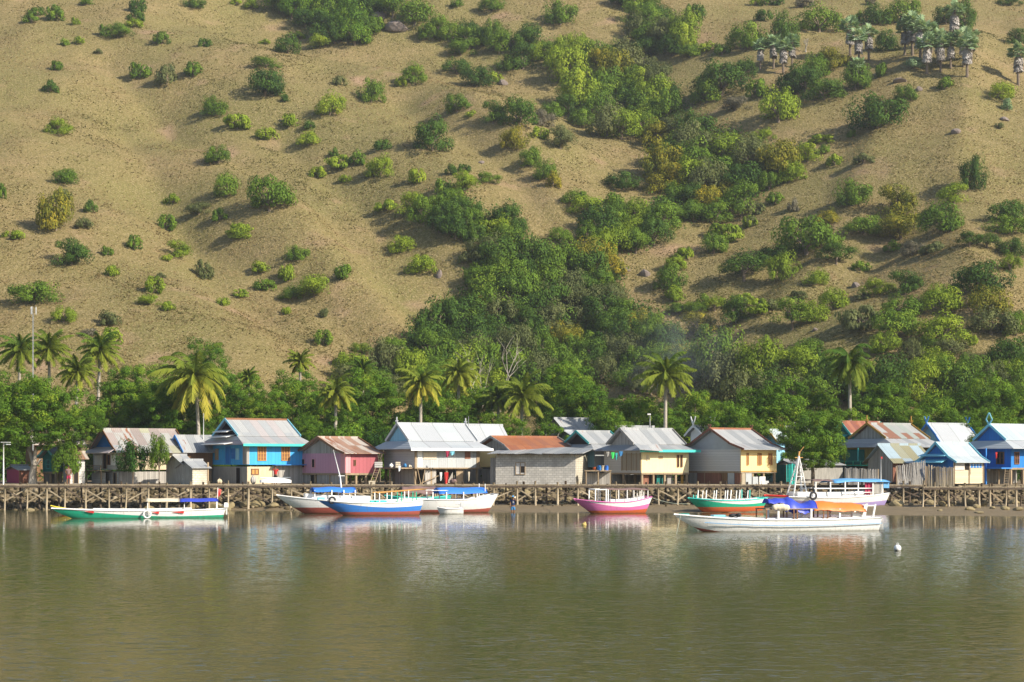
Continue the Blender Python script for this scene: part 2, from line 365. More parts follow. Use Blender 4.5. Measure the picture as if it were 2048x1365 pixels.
def limb_mesh(name, seed, hfrac=.5, n=5, r=.035, spread=.33):
    g = random.Random(seed); m = MB(); base = Vector((0, 0, -.12)); fork = Vector((g.uniform(-.03, .03), g.uniform(-.03, .03), hfrac * .35))
    m.tube([base, base.lerp(fork, .5), fork], [r * 1.5, r * 1.1, r], 6)
    for i in range(n):
        a = 2 * math.pi * (i + g.uniform(-.3, .3)) / n; e = Vector((math.cos(a) * spread * g.uniform(.6, 1), math.sin(a) * spread * g.uniform(.6, 1), hfrac * g.uniform(.8, 1.15)))
        mid = fork.lerp(e, .5) + Vector((0, 0, .03)); m.tube([fork, mid, e], [r * .75, r * .5, r * .2], 5)
        for k in range(2):
            e2 = mid + Vector((g.uniform(-.15, .15), g.uniform(-.15, .15), g.uniform(.05, .2))); m.tube([mid, e2], [r * .35, r * .12], 4)
    me = bpy.data.meshes.new(name); me.from_pydata(m.v, [], m.f); me.polygons.foreach_set("use_smooth", [True] * len(m.f)); me.materials.append(BARK); me.update(); return me
PB = [crown_mesh("crown", 18, 1200, .085, .78, .36, 1, -.2, s, .25) for s in range(1, 7)]          # small bushes
PM = [crown_mesh("crown", 36, 4400, .042, .85, .28, .88, -.3, s, .4) for s in range(11, 17)]        # larger bushes, hill trees
PU = [crown_mesh("crown", 22, 1500, .062, .5, .27, .6, -.05, s, .3) for s in range(21, 25)]       # flat spreading
PT = [crown_mesh("crown", 60, 9000, .029, .95, .175, .75, -.65, s, .5) for s in range(31, 37)]      # village trees
LIMB = [limb_mesh("trunk", s) for s in range(5)]
def set_mat(o, m):
    o.material_slots[0].link = 'OBJECT'; o.material_slots[0].material = m
VEG = []
def plant(kind, x, y, z, wd, ht, c, protos, trunk_h=0.0, px=None, py=None, bark=None, limb_r=1.0, stack=False, name=None, label=None, group=None):
    r = bpy.data.objects.new(name or kind, None); r.empty_display_size = .3; r.location = (x, y, z); r.rotation_euler = (0, 0, random.uniform(0, 6.28)); link(r)
    me = random.choice(protos); cr = bpy.data.objects.new("crown", me)
    if not me.materials: me.materials.append(LEAF['g'])
    link(cr, r); set_mat(cr, LEAF[c]); zs = max(v.co.z for v in me.vertices)
    if stack:                                      # several leaf masses, rounded on top, reaching low
        pw = min(wd * .8, 5.6); zb = ht - pw * .72; k = 0; first = True
        while zb > -pw * .2 and k < (2 if c == 'p' else 6):
            f = (.55, .85, 1, 1, .95, .8)[k]; rr = max(0, wd * f - pw) / 2 + .12 * pw; nn = max(1, int(round(wd * f / pw * (1.2 if c == 'p' else 2.2))))
            for q in range(nn):
                me2 = me if first else random.choice(protos); c2 = cr if first else link(bpy.data.objects.new("crown", me2), r); first = False
                if not me2.materials: me2.materials.append(LEAF['g'])
                set_mat(c2, LEAF[c]); w2 = pw * random.uniform(.8, 1.08); a2 = 6.283 * (q + random.uniform(-.3, .3)) / nn + k; c2.scale = (w2, w2, w2 * random.uniform(.68, .82) / max(v.co.z for v in me2.vertices))
                c2.location = (math.cos(a2) * rr, math.sin(a2) * rr, max(zb + random.uniform(-.12, .02) * pw, .1)); c2.rotation_euler = (0, 0, random.uniform(0, 6))
            zb -= pw * .46; k += 1
    else: cr.scale = (wd * random.uniform(1.05, 1.18), wd * random.uniform(1.05, 1.18), 1.16 * (ht - trunk_h) / zs); cr.location = (0, 0, trunk_h)
    tr = bpy.data.objects.new("trunk", random.choice(LIMB)); link(tr, r)
    tr.scale = (wd * limb_r, wd * limb_r, (trunk_h + (ht - trunk_h) * .55) / .5)
    if bark: set_mat(tr, bark)
    r["category"] = kind
    if label: tag(r, label, kind, group)
    else: VEG.append((r, kind, px, py, wd, ht, c, protos))
    return r
# ------------------------------------------------------------------ materials of the village
M = {}
def hullpaint(name, c):
    """brushed boat paint: plank seams, scuffs, rust runs and a weedy stain at the waterline"""
    t = NT(name); o = t.obj(); s = t.n("ShaderNodeSeparateXYZ"); t.l(o, s.inputs[0]); z = s.outputs[2]
    wv = t.math('ADD', z, t.math('MULTIPLY', t.noise(t.mapping(o, (.4, 0, 0)), 1, 2), .12))
    seam = t.math('LESS_THAN', t.math('FRACT', t.math('DIVIDE', wv, .17)), .09)
    run = t.noise(t.mapping(o, (5, 5, .5)), 1.6, 4, .65); sc_ = t.noise(t.mapping(o, (1, 1, 3)), 5, 4, .7)
    g = sum(c) / 3
    col = t.mix(t.math('MULTIPLY', seam, .22), c, dk(c, .45))
    col = t.mix(t.math('MULTIPLY', t.ramp(run, [(.55, (0, 0, 0)), (.75, (1, 1, 1))]), .45), col, (g * .52, g * .40, g * .28))
    col = t.mix(t.math('MULTIPLY', t.ramp(sc_, [(.60, (0, 0, 0)), (.70, (1, 1, 1))]), .35), col, (g * .6, g * .57, g * .5))
    weed = t.ramp(t.math('ADD', z, t.math('MULTIPLY', t.noise(t.mapping(o, (3, 3, 1)), 1.5, 3), .16)), [(.10, (1, 1, 1)), (.19, (0, 0, 0))])
    col = t.mix(t.math('MULTIPLY', weed, .55), col, (.10, .10, .05))
    t.bump(t.math('SUBTRACT', sc_, seam), .25, .02); return t.fin(col, .45, .35)
GREYS = [(0.328, 0.347, 0.359), (0.289, 0.308, 0.328), (0.359, 0.372, 0.378), (0.265, 0.283, 0.296)]
M['roof_pale'] = roofing("roof_pale_iron", [(0.384, 0.422, 0.447), (0.358, 0.395, 0.427), (0.402, 0.434, 0.459), (0.371, 0.395, 0.422)], -.25, 2.2, .25)
M['roof_grey'] = roofing("roof_grey_iron", GREYS, -.02, .82, .4)
M['roof_mixed'] = roofing("roof_patched_iron", [(0.328, 0.344, 0.344), (0.344, 0.344, 0.246), (0.295, 0.312, 0.328), (0.328, 0.279, 0.262), (0.361, 0.361, 0.344), (0.271, 0.230, 0.213)], .16, .9, .35)
M['roof_blue'] = roofing("roof_faded_iron", [(0.352, 0.371, 0.376), (0.332, 0.352, 0.363), (0.358, 0.294, 0.307), (0.371, 0.384, 0.384), (0.320, 0.339, 0.352), (0.384, 0.358, 0.358)], -.12, .85, .3)
M['roof_rust'] = roofing("roof_rusty_iron", [(.38, .30, .24), (.28, .17, .11), (.44, .39, .34), (.32, .19, .13)], .20, .7, .4)
M['roof_red'] = roofing("roof_red_rust", [(.28, .10, .045), (.24, .085, .04), (.31, .12, .05), (.26, .10, .05)], .3, .8, .4, ((.36, .14, .05), (.18, .055, .03)))
M['roof_stripe'] = roofing("roof_striped_rust", [(.24, .08, .05), (.48, .40, .32), (.20, .07, .045), (.30, .12, .07)], .1, .45, .2)
M['roof_streak'] = roofing("roof_pale_streaked", [(0.314, 0.325, 0.314), (0.298, 0.308, 0.298), (0.271, 0.271, 0.249), (0.325, 0.335, 0.330), (0.227, 0.108, 0.065), (0.281, 0.314, 0.292)], .0, .8, .35)
M['roof_sky'] = roofing("roof_light_blue_iron", [(.40, .47, .51), (.44, .50, .53), (.37, .43, .47), (.42, .48, .51)], -.2, .8, .3)
M['roof_olive'] = roofing("roof_mossy_iron", [(.264, .330, .370), (.251, .238, .145), (.317, .409, .462), (.277, .277, .198)], -.1, .95, .3)
M['blue'] = planks("blue_boards", (.06, .36, .72), 'V', .35, .18, .12)
M['bluedeep'] = planks("deep_blue_boards", (.03, .18, .52), 'V', .3, .2, .15)
M['skyboards'] = planks("pale_blue_boards", (.26, .52, .68), 'V', .3, .15, .15)
M['mauve'] = planks("mauve_boards", (.50, .27, .36), 'V', .4, .15, .10)
M['pinkshaded'] = planks("shaded_pink_boards", (.36, .11, .13), 'V', .4, .2, .12)  # pink boards darkened: shade on the right wall put into the colour
M['pink'] = planks("pink_boards", (.62, .30, .32), 'V', .4, .15, .10)
M['teal'] = planks("teal_boards", (.02, .16, .14), 'V', .25, .25, .2)
M['greyboards'] = planks("weathered_boards", (.56, .55, .53), 'H', .22, .25, .2)
M['greyvert'] = planks("weathered_upright_boards", (.43, .41, .38), 'V', .2, .5, .3)
M['brownboards'] = planks("brown_boards", (.22, .13, .07), 'V', .2, .4, .3)
M['ochreboards'] = planks("ochre_boards", (.34, .24, .06), 'V', .24, .35, .25)
M['rustboards'] = planks("rusty_sheet_wall", (.26, .12, .08), 'V', .25, .4, .2)
M['bamboo'] = planks("split_bamboo", (.44, .38, .28), 'V', .09, .5, .35)
M['matting'] = planks("woven_matting", (.60, .52, .36), 'H', .16, .2, .15)
M['sheet'] = roofing("grey_sheet_wall", [(.40, .43, .45), (.44, .47, .48), (.37, .40, .42)], -.15, .9, .4)
M['cream'] = paint("cream_render", (.80, .68, .40), .85, .35, .15)
M['yellow'] = paint("yellow_render", (.84, .64, .30), .85, .3, .15)
M['block'] = blockwork("grey_blockwork", (.50, .485, .45))
M['blocksunlit'] = blockwork("sunlit_blockwork", (.58, .54, .44))  # paler copy of the blockwork, sunlight on the wall put into the colour
M['stucco'] = paint("sandy_stucco", (.62, .52, .36), .9, .9, .1)
M['concrete'] = paint("concrete", (.38, .37, .34), .9, .9, .1)
M['white'] = paint("white_paint", (.80, .80, .78), .5, .25)
M['hullwhite'] = hullpaint("hull_white", (.83, .83, .82))
M['tealp'] = paint("teal_paint", (.05, .38, .36), .5, .4)
M['turq'] = paint("turquoise_paint", (.06, .55, .48), .5, .3)
M['skyp'] = paint("sky_blue_paint", (.22, .58, .72), .5, .3)
M['bluep'] = paint("blue_paint", (.04, .22, .60), .5, .3)
M['ochrep'] = paint("ochre_paint", (.42, .24, .04), .6, .4)
M['brownp'] = paint("brown_paint", (.22, .10, .045), .6, .4)
M['ambp'] = paint("amber_wood", (.50, .26, .07), .5, .4)
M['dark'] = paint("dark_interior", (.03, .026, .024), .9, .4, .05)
M['timber'] = planks("raw_timber", (.34, .26, .17), 'V', .5, .4, .1)
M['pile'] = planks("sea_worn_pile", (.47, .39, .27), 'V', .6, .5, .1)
M['piledark'] = planks("dark_pile", (.13, .10, .075), 'V', .6, .5, .1)  # darker pile timber for back posts, beams and some braces
M['red'] = paint("red_paint", (.55, .035, .03), .5, .3)
M['redbrown'] = hullpaint("antifouling_red", (.40, .10, .075))
M['orangep'] = hullpaint("orange_red_paint", (.60, .13, .04))
M['hullblue'] = hullpaint("hull_blue", (.05, .22, .66))
M['hullgreen'] = hullpaint("hull_green", (.02, .40, .24))
M['hullpink'] = hullpaint("hull_pink", (.66, .17, .42))
M['purple'] = hullpaint("hull_lilac", (.42, .33, .66))
M['tarpblue'] = paint("blue_tarpaulin", (.04, .20, .72), .45, .4, .4)
M['tarpnavy'] = paint("navy_tarpaulin", (.04, .07, .50), .45, .4, .4)
M['tarpsky'] = paint("faded_blue_tarpaulin", (.13, .37, .68), .5, .4, .3)
M['tarporange'] = paint("orange_tarpaulin", (.78, .20, .035), .45, .3, .4)
M['tarpbrown'] = paint("brown_tarpaulin", (.20, .13, .12), .8, .5)
M['beige'] = paint("beige_canvas", (.66, .58, .44), .8, .4)
M['maroon'] = paint("maroon_cloth", (.36, .03, .08), .8, .3)
M['rubber'] = paint("black_rubber", (.03, .03, .035), .7, .3)
M['metal'] = paint("galvanised_steel", (.55, .57, .58), .45, .4, .5)
M['mast'] = paint("dull_mast_steel", (.34, .36, .37), .5, .4, .4)
M['greenp'] = paint("bright_green_cloth", (.05, .60, .12), .7, .2)
M['yellowp'] = paint("yellow_paint", (.75, .62, .05), .5, .3)
M['skin'] = paint("brown_skin", (.20, .095, .05), .6, .1)
M['navy'] = paint("navy_cloth", (.02, .035, .10), .85, .2)
M['clothblue'] = paint("blue_cloth", (.05, .20, .42), .85, .2)
M['clothsky'] = paint("sky_blue_cap", (.12, .42, .80), .8, .2)
M['hair'] = paint("black_hair", (.015, .012, .01), .6, .1)
M['rope'] = paint("grey_green_rope", (.28, .32, .26), .9, .3)

# ------------------------------------------------------------------ houses
class House: pass
def house(name, label, xl, xc, xr, yf, ye, d, t=35, cat="house", ground_py=968.5):
    """left corner, front corner and right corner columns, floor and eave rows, distance of the front corner, turn of the house"""
    h = House(); s = d / F; a = R(abs(t)); h.s, h.d, h.t, h.xc, h.xl, h.xr = s, d, t, xc, xl, xr
    if t > 0: h.W = (xc - xl) * s / math.sin(a); h.L = (xr - xc) * s / math.cos(a); cl = Vector((h.L / 2, h.W / 2))
    else: h.L = (xc - xl) * s / math.cos(a); h.W = (xr - xc) * s / math.sin(a); cl = Vector((-h.L / 2, h.W / 2))
    rz = R(t); c = Vector((X(xc, d), d)) + Vector((cl.x * math.cos(rz) - cl.y * math.sin(rz), cl.x * math.sin(rz) + cl.y * math.cos(rz)))
    h.zg = float(height(np.array(c.x), np.array(c.y))) - .05; h.root = thing(name, label, cat, (c.x, c.y, h.zg), rz)
    h.dc = c.y; h.zf = Z(yf, d) - h.zg; h.ze = Z(ye, d) - h.zg; return h
def lz(h, py, d=None): return Z(py, d or h.d) - h.zg
def face(h, f, px, py, o):
    """a point on the front or gable face under a pixel, o metres proud of the wall"""
    a = R(abs(h.t)); z = lz(h, py)
    if f == 'front': return Vector((((-h.L / 2) if h.t > 0 else h.L / 2) + (px - h.xc) * h.s / math.cos(a), -h.W / 2 - o, z))
    if h.t > 0: return Vector((-h.L / 2 - o, -h.W / 2 + (h.xc - px) * h.s / math.sin(a), z))
    return Vector((h.L / 2 + o, -h.W / 2 + (px - h.xc) * h.s / math.sin(a), z))
def fbox(m, h, f, x0, x1, y0, y1, o0, o1, mi=0):
    A, B = face(h, f, x0, y0, o0), face(h, f, x1, y1, o1)
    m.box((A + B) / 2, (abs(A.x - B.x), abs(A.y - B.y), abs(A.z - B.z)), mi)
def panel(h, f, x0, x1, y0, y1, mat, name="wall", o=.0, th=.06, parent=None):
    m = MB(); fbox(m, h, f, x0, x1, y0, y1, o, o + th); return m.build(name, mat, parent or h.root)
def walls(h, front, gable, back=None, z0=None, z1=None, th=.09, inset=0.0):
    z0 = h.zf if z0 is None else z0; z1 = h.ze if z1 is None else z1; L, W = h.L / 2 - inset, h.W / 2 - inset
    for mat, c, sz in ((front, (0, -W + th / 2), (2 * L, th)), (back or gable, (0, W - th / 2), (2 * L, th)), (gable, (-L + th / 2, 0), (th, 2 * W - 2 * th)), (gable, (L - th / 2, 0), (th, 2 * W - 2 * th))):
        if mat: MB().box((c[0], c[1], (z0 + z1) / 2), (sz[0], sz[1], z1 - z0)).build("wall", mat, h.root)
def window(h, f, x0, x1, y0, y1, frame, pane, leaves=2, bars=1, o=.0, name="window"):
    m = MB(); e = .9 if (x1 - x0) < 12 else 1.4
    fbox(m, h, f, x0, x1, y0, y0 + e, o, o + .07); fbox(m, h, f, x0, x1, y1 - e, y1, o, o + .07)
    for i in range(leaves + 1):
        xx = x0 + (x1 - x0 - e) * i / leaves; fbox(m, h, f, xx, xx + e, y0 + e, y1 - e, o, o + .067)
    for i in range(bars):
        yy = y0 + (y1 - y0) * (i + 1) / (bars + 1); fbox(m, h, f, x0 + e, x1 - e, yy - .45, yy + .45, o, o + .06)
    wd = m.build(name, frame, h.root); p = MB(); fbox(p, h, f, x0 + .3, x1 - .3, y0 + .4, y1 - .4, o, o + .03); p.build("pane", pane, wd); return wd
def door(h, f, x0, x1, y0, y1, mat, frame=None, o=.0):
    m = MB(); fbox(m, h, f, x0, x1, y0, y1, o, o + .03); dr = m.build("door", mat, h.root)
    q = MB(); fbox(q, h, f, x0 - 1, x0 + .3, y0 - 1, y1, o, o + .07); fbox(q, h, f, x1 - .3, x1 + 1, y0 - 1, y1, o, o + .07); fbox(q, h, f, x0 + .3, x1 - .3, y0 - 1, y0 + .2, o, o + .07); q.build("door_frame", frame or M['timber'], dr); return dr
def roof(h, yr, yk, mat, gable_mat, kf=.5, ov=.55, gov=.45, skirt=False, trim=None, skirt_mat=None, drop=0.0, finial=None, ridge_mat=None, eave_trim=None, tilt=0.0):
    """two pitched sheet iron roof; with skirt the lower pitch runs round the gables too"""
    L, W = h.L / 2, h.W / 2; zr, zk = Z(yr, h.dc) - h.zg, lz(h, yk); ze = h.ze - drop; yk_ = (W + ov) * kf; ye_ = W + ov; th = .05
    up = MB(); X0, X1 = -L - gov, L + gov
    nseg = 6
    def line(y0, z0, y1, z1, sx=0):
        for k in range(nseg):
            a, b = X0 + (X1 - X0) * k / nseg, X0 + (X1 - X0) * (k + 1) / nseg; j0 = random.uniform(-.02, .02)
            up.slab([(a, -y1, z1 + tilt * j0), (b, -y1, z1), (b, -y0, z0), (a, -y0, z0)], th); up.slab([(b, y1, z1), (a, y1, z1), (a, y0, z0), (b, y0, z0)], th)
    if skirt:
        line(0, zr, yk_, zk); e0, e1 = -L - ov, L + ov; up2 = MB(); zk2 = zk - .07
        i0, i1 = -L + .02, L - .02; yi = yk_ - .02
        if gov < .3: i0, i1 = -L - gov, L + gov
        up2.slab([(e0, -ye_, ze), (e1, -ye_, ze), (i1, -yi, zk2), (i0, -yi, zk2)], th); up2.slab([(e1, ye_, ze), (e0, ye_, ze), (i0, yi, zk2), (i1, yi, zk2)], th)
        up2.slab([(e0, ye_, ze), (e0, -ye_, ze), (i0, -yi, zk2), (i0, yi, zk2)], th); up2.slab([(e1, -ye_, ze), (e1, ye_, ze), (i1, yi, zk2), (i1, -yi, zk2)], th)
        rf = up.build("roof", mat, h.root); up2.build("skirt_roof", skirt_mat or mat, rf); gz0, gy = zk2 - .1, yk_
    else:
        line(0, zr, yk_, zk); line(yk_ - .003, zk - .012, ye_, ze); rf = up.build("roof", mat, h.root); gz0, gy = h.ze, W
    for sx in (-1, 1):
        x = sx * (L - .05); g = MB()
        if skirt: pts = [(x, -gy + .05, gz0), (x, gy - .05, gz0), (x, 0, zr - .09)]
        else:
            zz = lambda y: (zr + (zk - zr) * y / yk_ if y < yk_ else zk + (ze - zk) * (y - yk_) / (ye_ - yk_)) - .10
            pts = [(x, -W, h.ze - .02), (x, W, h.ze - .02)] + ([(x, W, zz(W))] if zz(W) > h.ze else []) + [(x, yk_, zz(yk_)), (x, 0, zz(0)), (x, -yk_, zz(yk_))] + ([(x, -W, zz(W))] if zz(W) > h.ze else [])
        n = len(pts); g.add([Vector(p) - Vector((.03, 0, 0)) for p in pts] + [Vector(p) + Vector((.03, 0, 0)) for p in pts], [tuple(range(n - 1, -1, -1)), tuple(range(n, 2 * n))] + [(i, (i + 1) % n, n + (i + 1) % n, n + i) for i in range(n)])
        g.build("gable", gable_mat, h.root)
        if trim:
            b = MB(); xx = sx * (L + gov + .025)
            for sy in (-1, 1):
                b.bar((xx, sy * .0, zr + .04), (xx, sy * yk_ * 1.04, zk + .0), .05, .20)
                if not skirt: b.bar((xx, sy * yk_ * 1.0, zk), (xx, sy * ye_, ze), .05, .18)
            b.build("bargeboard", trim, rf)
        if finial:
            b = MB(); xx = sx * (L + gov + .04); kind, k = finial
            if kind == 'spike': b.bar((xx, 0, zr - .1), (xx, 0, zr + k), .06, .12); b.bar((xx, 0, zr), (xx, .22, zr + k * .5), .05, .07); b.bar((xx, 0, zr), (xx, -.22, zr + k * .5), .05, .07)
            else:
                for sy in (-1, 1):
                    e = (xx + .03 * sy, -sy * k * .36, zr + k * (.55 if kind == 'diamond' else 1.0)); b.bar((xx + .03 * sy, sy * .14, zr - .14), e, .05, .13)
                    if kind == 'diamond': b.bar(e, (xx + .03 * sy, 0, zr + k * 1.25), .05, .09)
            b.build("finial", trim or M['white'], rf)
    c = MB(); c.bar((X0 - .02, 0, zr + .03), (X1 + .02, 0, zr + .03), .10, .22); c.build("ridge_cap", ridge_mat or mat, rf)
    if eave_trim:
        c = MB(); c.box((0, -ye_ - .02, ze - .06), (2 * (L + (ov if skirt else gov)), .04, .22)); c.build("fascia", eave_trim, rf)
    h.ye_ = ye_; return rf
def stilts(h, nx=4, ny=3, mat=None, r=.09):
    for i in range(nx):
        for j in range(ny):
            x = -h.L / 2 + .15 + (h.L - .3) * i / (nx - 1); y = -h.W / 2 + .15 + (h.W - .3) * j / (ny - 1)
            MB().box((x, y, (h.zf - .15) / 2 - .1), (r * 2, r * 2, h.zf - .15 + .2)).build("stilt", mat or M['timber'], h.root)
    MB().box((0, 0, h.zf - .08), (h.L + .04, h.W + .04, .16)).build("floor", M['timber'], h.root)
    MB().box((0, h.W * .3, h.zf / 2 - .1), (h.L * .96, .06, h.zf - .2)).build("back_screen", M['greyvert'], h.root)
def lower(h, front, gable, inset=.12): walls(h, front, gable, None, -.2, h.zf - .17, inset=inset)
D = 166.0
# 1 house with patched roof
h = house("stilt_house", "two storey house with a patched multicoloured iron roof and blue gable", 162, 236, 356, 940, 905, 166.5, 34)
walls(h, M['stucco'], M['greyboards']); roof(h, 860, 884, M['roof_mixed'], M['bluedeep'], .52, .45, .35, trim=M['brownp']); lower(h, M['greyvert'], M['block'])
m = MB(); A = [face(h, 'gable', 238, 906, .95), face(h, 'gable', 158, 906, .95), face(h, 'gable', 162, 894, .03), face(h, 'gable', 236, 894, .03)]; m.slab(A[::-1], .05); m.build("awning", roofing("awning_pink_iron", [(.55, .47, .46), (.58, .52, .50)], -.1, .9, .3), h.root)
for x0, x1 in ((167, 177), (178, 188), (216, 222), (223, 230)): panel(h, 'gable', x0, x1, 911, 931, M['white'], "shutter", .0, .05)
door(h, 'gable', 194, 203, 908, 938, M['dark']); window(h, 'gable', 206, 214, 910, 930, M['brownp'], M['dark'], 1, 0)
m = MB(); fbox(m, h, 'gable', 168, 216, 941.2, 943, 0, 1.0); bal = m.build("balcony", M['timber'], h.root)
m = MB()
for xx in (169, 192, 214): fbox(m, h, 'gable', xx, xx + 1.5, 932, 941.2, .93, .99)
fbox(m, h, 'gable', 168, 216, 931, 932, .92, 1.0); fbox(m, h, 'gable', 168, 216, 936, 936.7, .94, .98); m.build("railing", M['timber'], bal)
for xx in (170, 214): m = MB(); fbox(m, h, 'gable', xx, xx + 1.6, 943, 971, .85, .95); m.build("stilt", M['timber'], h.root)
panel(h, 'gable', 172, 212, 946, 969, M['greyboards'], "wall", .4); door(h, 'gable', 220, 228, 946, 968, M['dark'], None, -.12)
# teal house behind the shade tree
h = house("stilt_house", "small dark teal wooden house behind the trunk of the shade tree", 78, 112, 130, 944, 916, 168.5, 50); walls(h, M['teal'], M['teal']); roof(h, 896, 908, M['roof_grey'], M['teal'], .5, .5, .4, trim=M['tealp']); stilts(h, 3, 3); window(h, 'gable', 88, 98, 920, 938, M['tealp'], M['dark'])
h = house("shed", "low red shed with a pale flat roof at the left edge", -20, 38, 62, 969, 940, 168, 25, "shed"); walls(h, M['rustboards'], M['maroon']); roof(h, 932, 936, M['roof_grey'], M['rustboards'], .5, .3, .2)
h = house("lean_to", "low weathered board lean-to between the teal house and the patched roof house", 118, 138, 166, 968, 918, 167, 30, "shed"); walls(h, M['greyboards'], M['greyvert']); roof(h, 905, 911, M['roof_rust'], M['greyvert'], .5, .3, .3); door(h, 'front', 146, 154, 932, 967, M['dark'])
# small layered gable house
h = house("stilt_house", "small dark house with layered white gable slats left of the blue house", 340, 372, 420, 935, 905, 170, 35); walls(h, M['brownboards'], M['brownboards']); roof(h, 873, 892, M['roof_grey'], M['dark'], .6, .5, .5, trim=M['bluep']); stilts(h, 3, 3)
for k, (a, b, y0, y1) in enumerate(((344, 364, 890, 893), (338, 372, 897, 900))): m = MB(); m.slab([face(h, 'gable', b, y1, .6), face(h, 'gable', a, y1, .6), face(h, 'gable', a, y0, .03), face(h, 'gable', b, y0, .03)][::-1], .04); m.build("gable_slat", M['white'], h.root)
# 2 grey sheds
h = house("shed", "taller grey shed with a rusty mono pitch roof", 322, 366, 384, 969, 929, 164.2, 38, "shed"); walls(h, M['block'], M['concrete']); roof(h, 911, 920, M['roof_mixed'], M['concrete'], .5, .25, .2)
h = house("shed", "small concrete shed with a pale sunlit side and tin roof", 347, 385, 413, 970, 936, 162.9, 38, "shed"); walls(h, M['blocksunlit'], M['concrete']); roof(h, 921, 929, M['roof_grey'], M['concrete'], .5, .25, .2)
panel(h, 'front', 411, 413.5, 925, 970, M['timber'], "post", .0, .06)
# 3 blue house
h = house("stilt_house", "bright blue two storey house with amber windows and a faded iron roof", 396, 494, 600, 930, 889, 166, 35); hb = h
walls(h, M['blue'], M['blue']); roof(h, 840, 871, M['roof_blue'], M['dark'], .55, .75, .28, skirt=True, trim=M['skyp'], skirt_mat=M['roof_blue'], eave_trim=M['turq'], ridge_mat=M['brownp'])
for a, b, y0, y1, o in ((424, 460, 859, 863, .75), (420, 466, 869, 873.5, 1.0), (413, 474, 883, 888, 1.5)): m = MB(); m.slab([face(h, 'gable', b, y1, o), face(h, 'gable', a, y1, o), face(h, 'gable', a, y0, .05), face(h, 'gable', b, y0, .05)][::-1], .05); m.build("gable_slat", M['white'], h.root)
for x0, x1 in ((513, 529), (557, 573)): window(h, 'front', x0, x1, 893, 922, M['ambp'], M['brownp'], 3, 3)
panel(h, 'gable', 484, 494, 889.5, 929, M['greyvert'], "corner_board", .0, .04); panel(h, 'front', 494, 498, 889.5, 929, M['greyvert'], "corner_board", .0, .04)
for x0, x1, mt in ((412, 421, 'timber'), (424, 433, 'blue'), (466, 475, 'skyboards')): panel(h, 'gable', x0, x1, 897, 920, M[mt], "shutter", .0, .05)
door(h, 'gable', 441, 451, 893, 928, M['bluedeep'], M['bluep']); window(h, 'gable', 455, 464, 897, 918, M['bluep'], M['bluedeep'])
lower(h, M['stucco'], M['concrete'], .05); door(h, 'gable', 466, 477, 936, 970, M['dark'], M['greyvert'], -.05); window(h, 'front', 502, 516, 938, 950, M['brownp'], M['ambp'], 2, 0, -.05)
panel(h, 'front', 541, 598, 931.5, 970, M['greyvert'], "wall", -.04, .06); m = MB(); fbox(m, h, 'front', 540, 600, 929.5, 931, 0, .7); m.build("awning", M['bluep'], h.root)
# 4 pink house
h = house("stilt_house", "mauve pink stilt house with a rusty corrugated roof", 582, 691, 752, 947, 907, 164.0, 40)
walls(h, M['pinkshaded'], M['mauve']); roof(h, 876, 898, M['roof_rust'], M['greyvert'], .62, .5, .45, trim=M['brownp'])
panel(h, 'front', 691, 700, 911, 946.5, M['pink'], "corner_board", .0, .04); panel(h, 'gable', 681, 691, 908, 946.5, M['pink'], "corner_board", .0, .04)  # lighter pink strips: sunlight on the house corner put into the colour
for x0, x1 in ((588, 598), (614, 622)): window(h, 'gable', x0, x1, 918, 936, M['pink'], M['dark'], 1, 0)
window(h, 'front', 706, 710, 920, 932, M['brownp'], M['dark'], 1, 0); stilts(h, 4, 4)
for x0, x1, mt in ((583, 608, 'greyvert'), (611, 618, 'dark'), (624, 690, 'greyvert')): panel(h, 'gable', x0, x1, 949, 970, M[mt], "wall", -.14, .05)
# 5 long pale house
h = house("stilt_house", "long stilt house under a clean pale blue iron roof with skirt and balcony", 761, 829, 957, 936, 898, 163.5, 34)
walls(h, M['sheet'], M['greyboards']); roof(h, 849, 881, M['roof_pale'], M['skyboards'], .55, .9, .2, skirt=True, trim=M['metal'], eave_trim=M['white'], finial=('spike', .6))
for x0, x1, y0, y1, mt in ((835, 844, 899, 935, 'white'), (846, 872, 905, 919, 'beige'), (928, 939, 903, 918, 'rustboards')): panel(h, 'front', x0, x1, y0, y1, M[mt], "patch_panel", .0, .03)
for x0, x1 in ((829, 833), (951, 957)): panel(h, 'front', x0, x1, 898.5, 936, M['timber'], "corner_board", .0, .05)
stilts(h, 5, 3); m = MB(); fbox(m, h, 'gable', 748, 828, 935.6, 938, 0, 1.3); m.build("balcony", M['timber'], h.root); m = MB(); fbox(m, h, 'front', 826, 960, 935.8, 938, 0, .3); m.build("balcony", M['timber'], h.root)
for xx in (749, 775, 800): m = MB(); fbox(m, h, 'gable', xx, xx + 1.5, 938, 971, 1.15, 1.25); m.build("stilt", M['timber'], h.root)
panel(h, 'gable', 784, 826, 939, 970, M['greyvert'], "wall", -.1, .05); panel(h, 'front', 850, 872, 940, 970, M['greyvert'], "wall", -.12, .05); panel(h, 'front', 912, 924, 939, 970, M['timber'], "wall", -.12, .05)
for a, b in (((832, 938), (838, 970)), ((836, 968), (872, 952)), ((846, 940), (840, 970))): m = MB(); m.bar(face(h, 'front', *a, .25), face(h, 'front', *b, .3), .06); m.build("brace", M['timber'], h.root)
h5 = h
h = house("house", "second pale iron roof joined behind the right end of the long house", 905, 930, 1010, 930, 885, 172, 34); walls(h, M['sheet'], M['sheet']); roof(h, 851, 870, M['roof_pale'], M['sheet'], .55, .5, .4); lower(h, M['greyvert'], M['greyvert'])
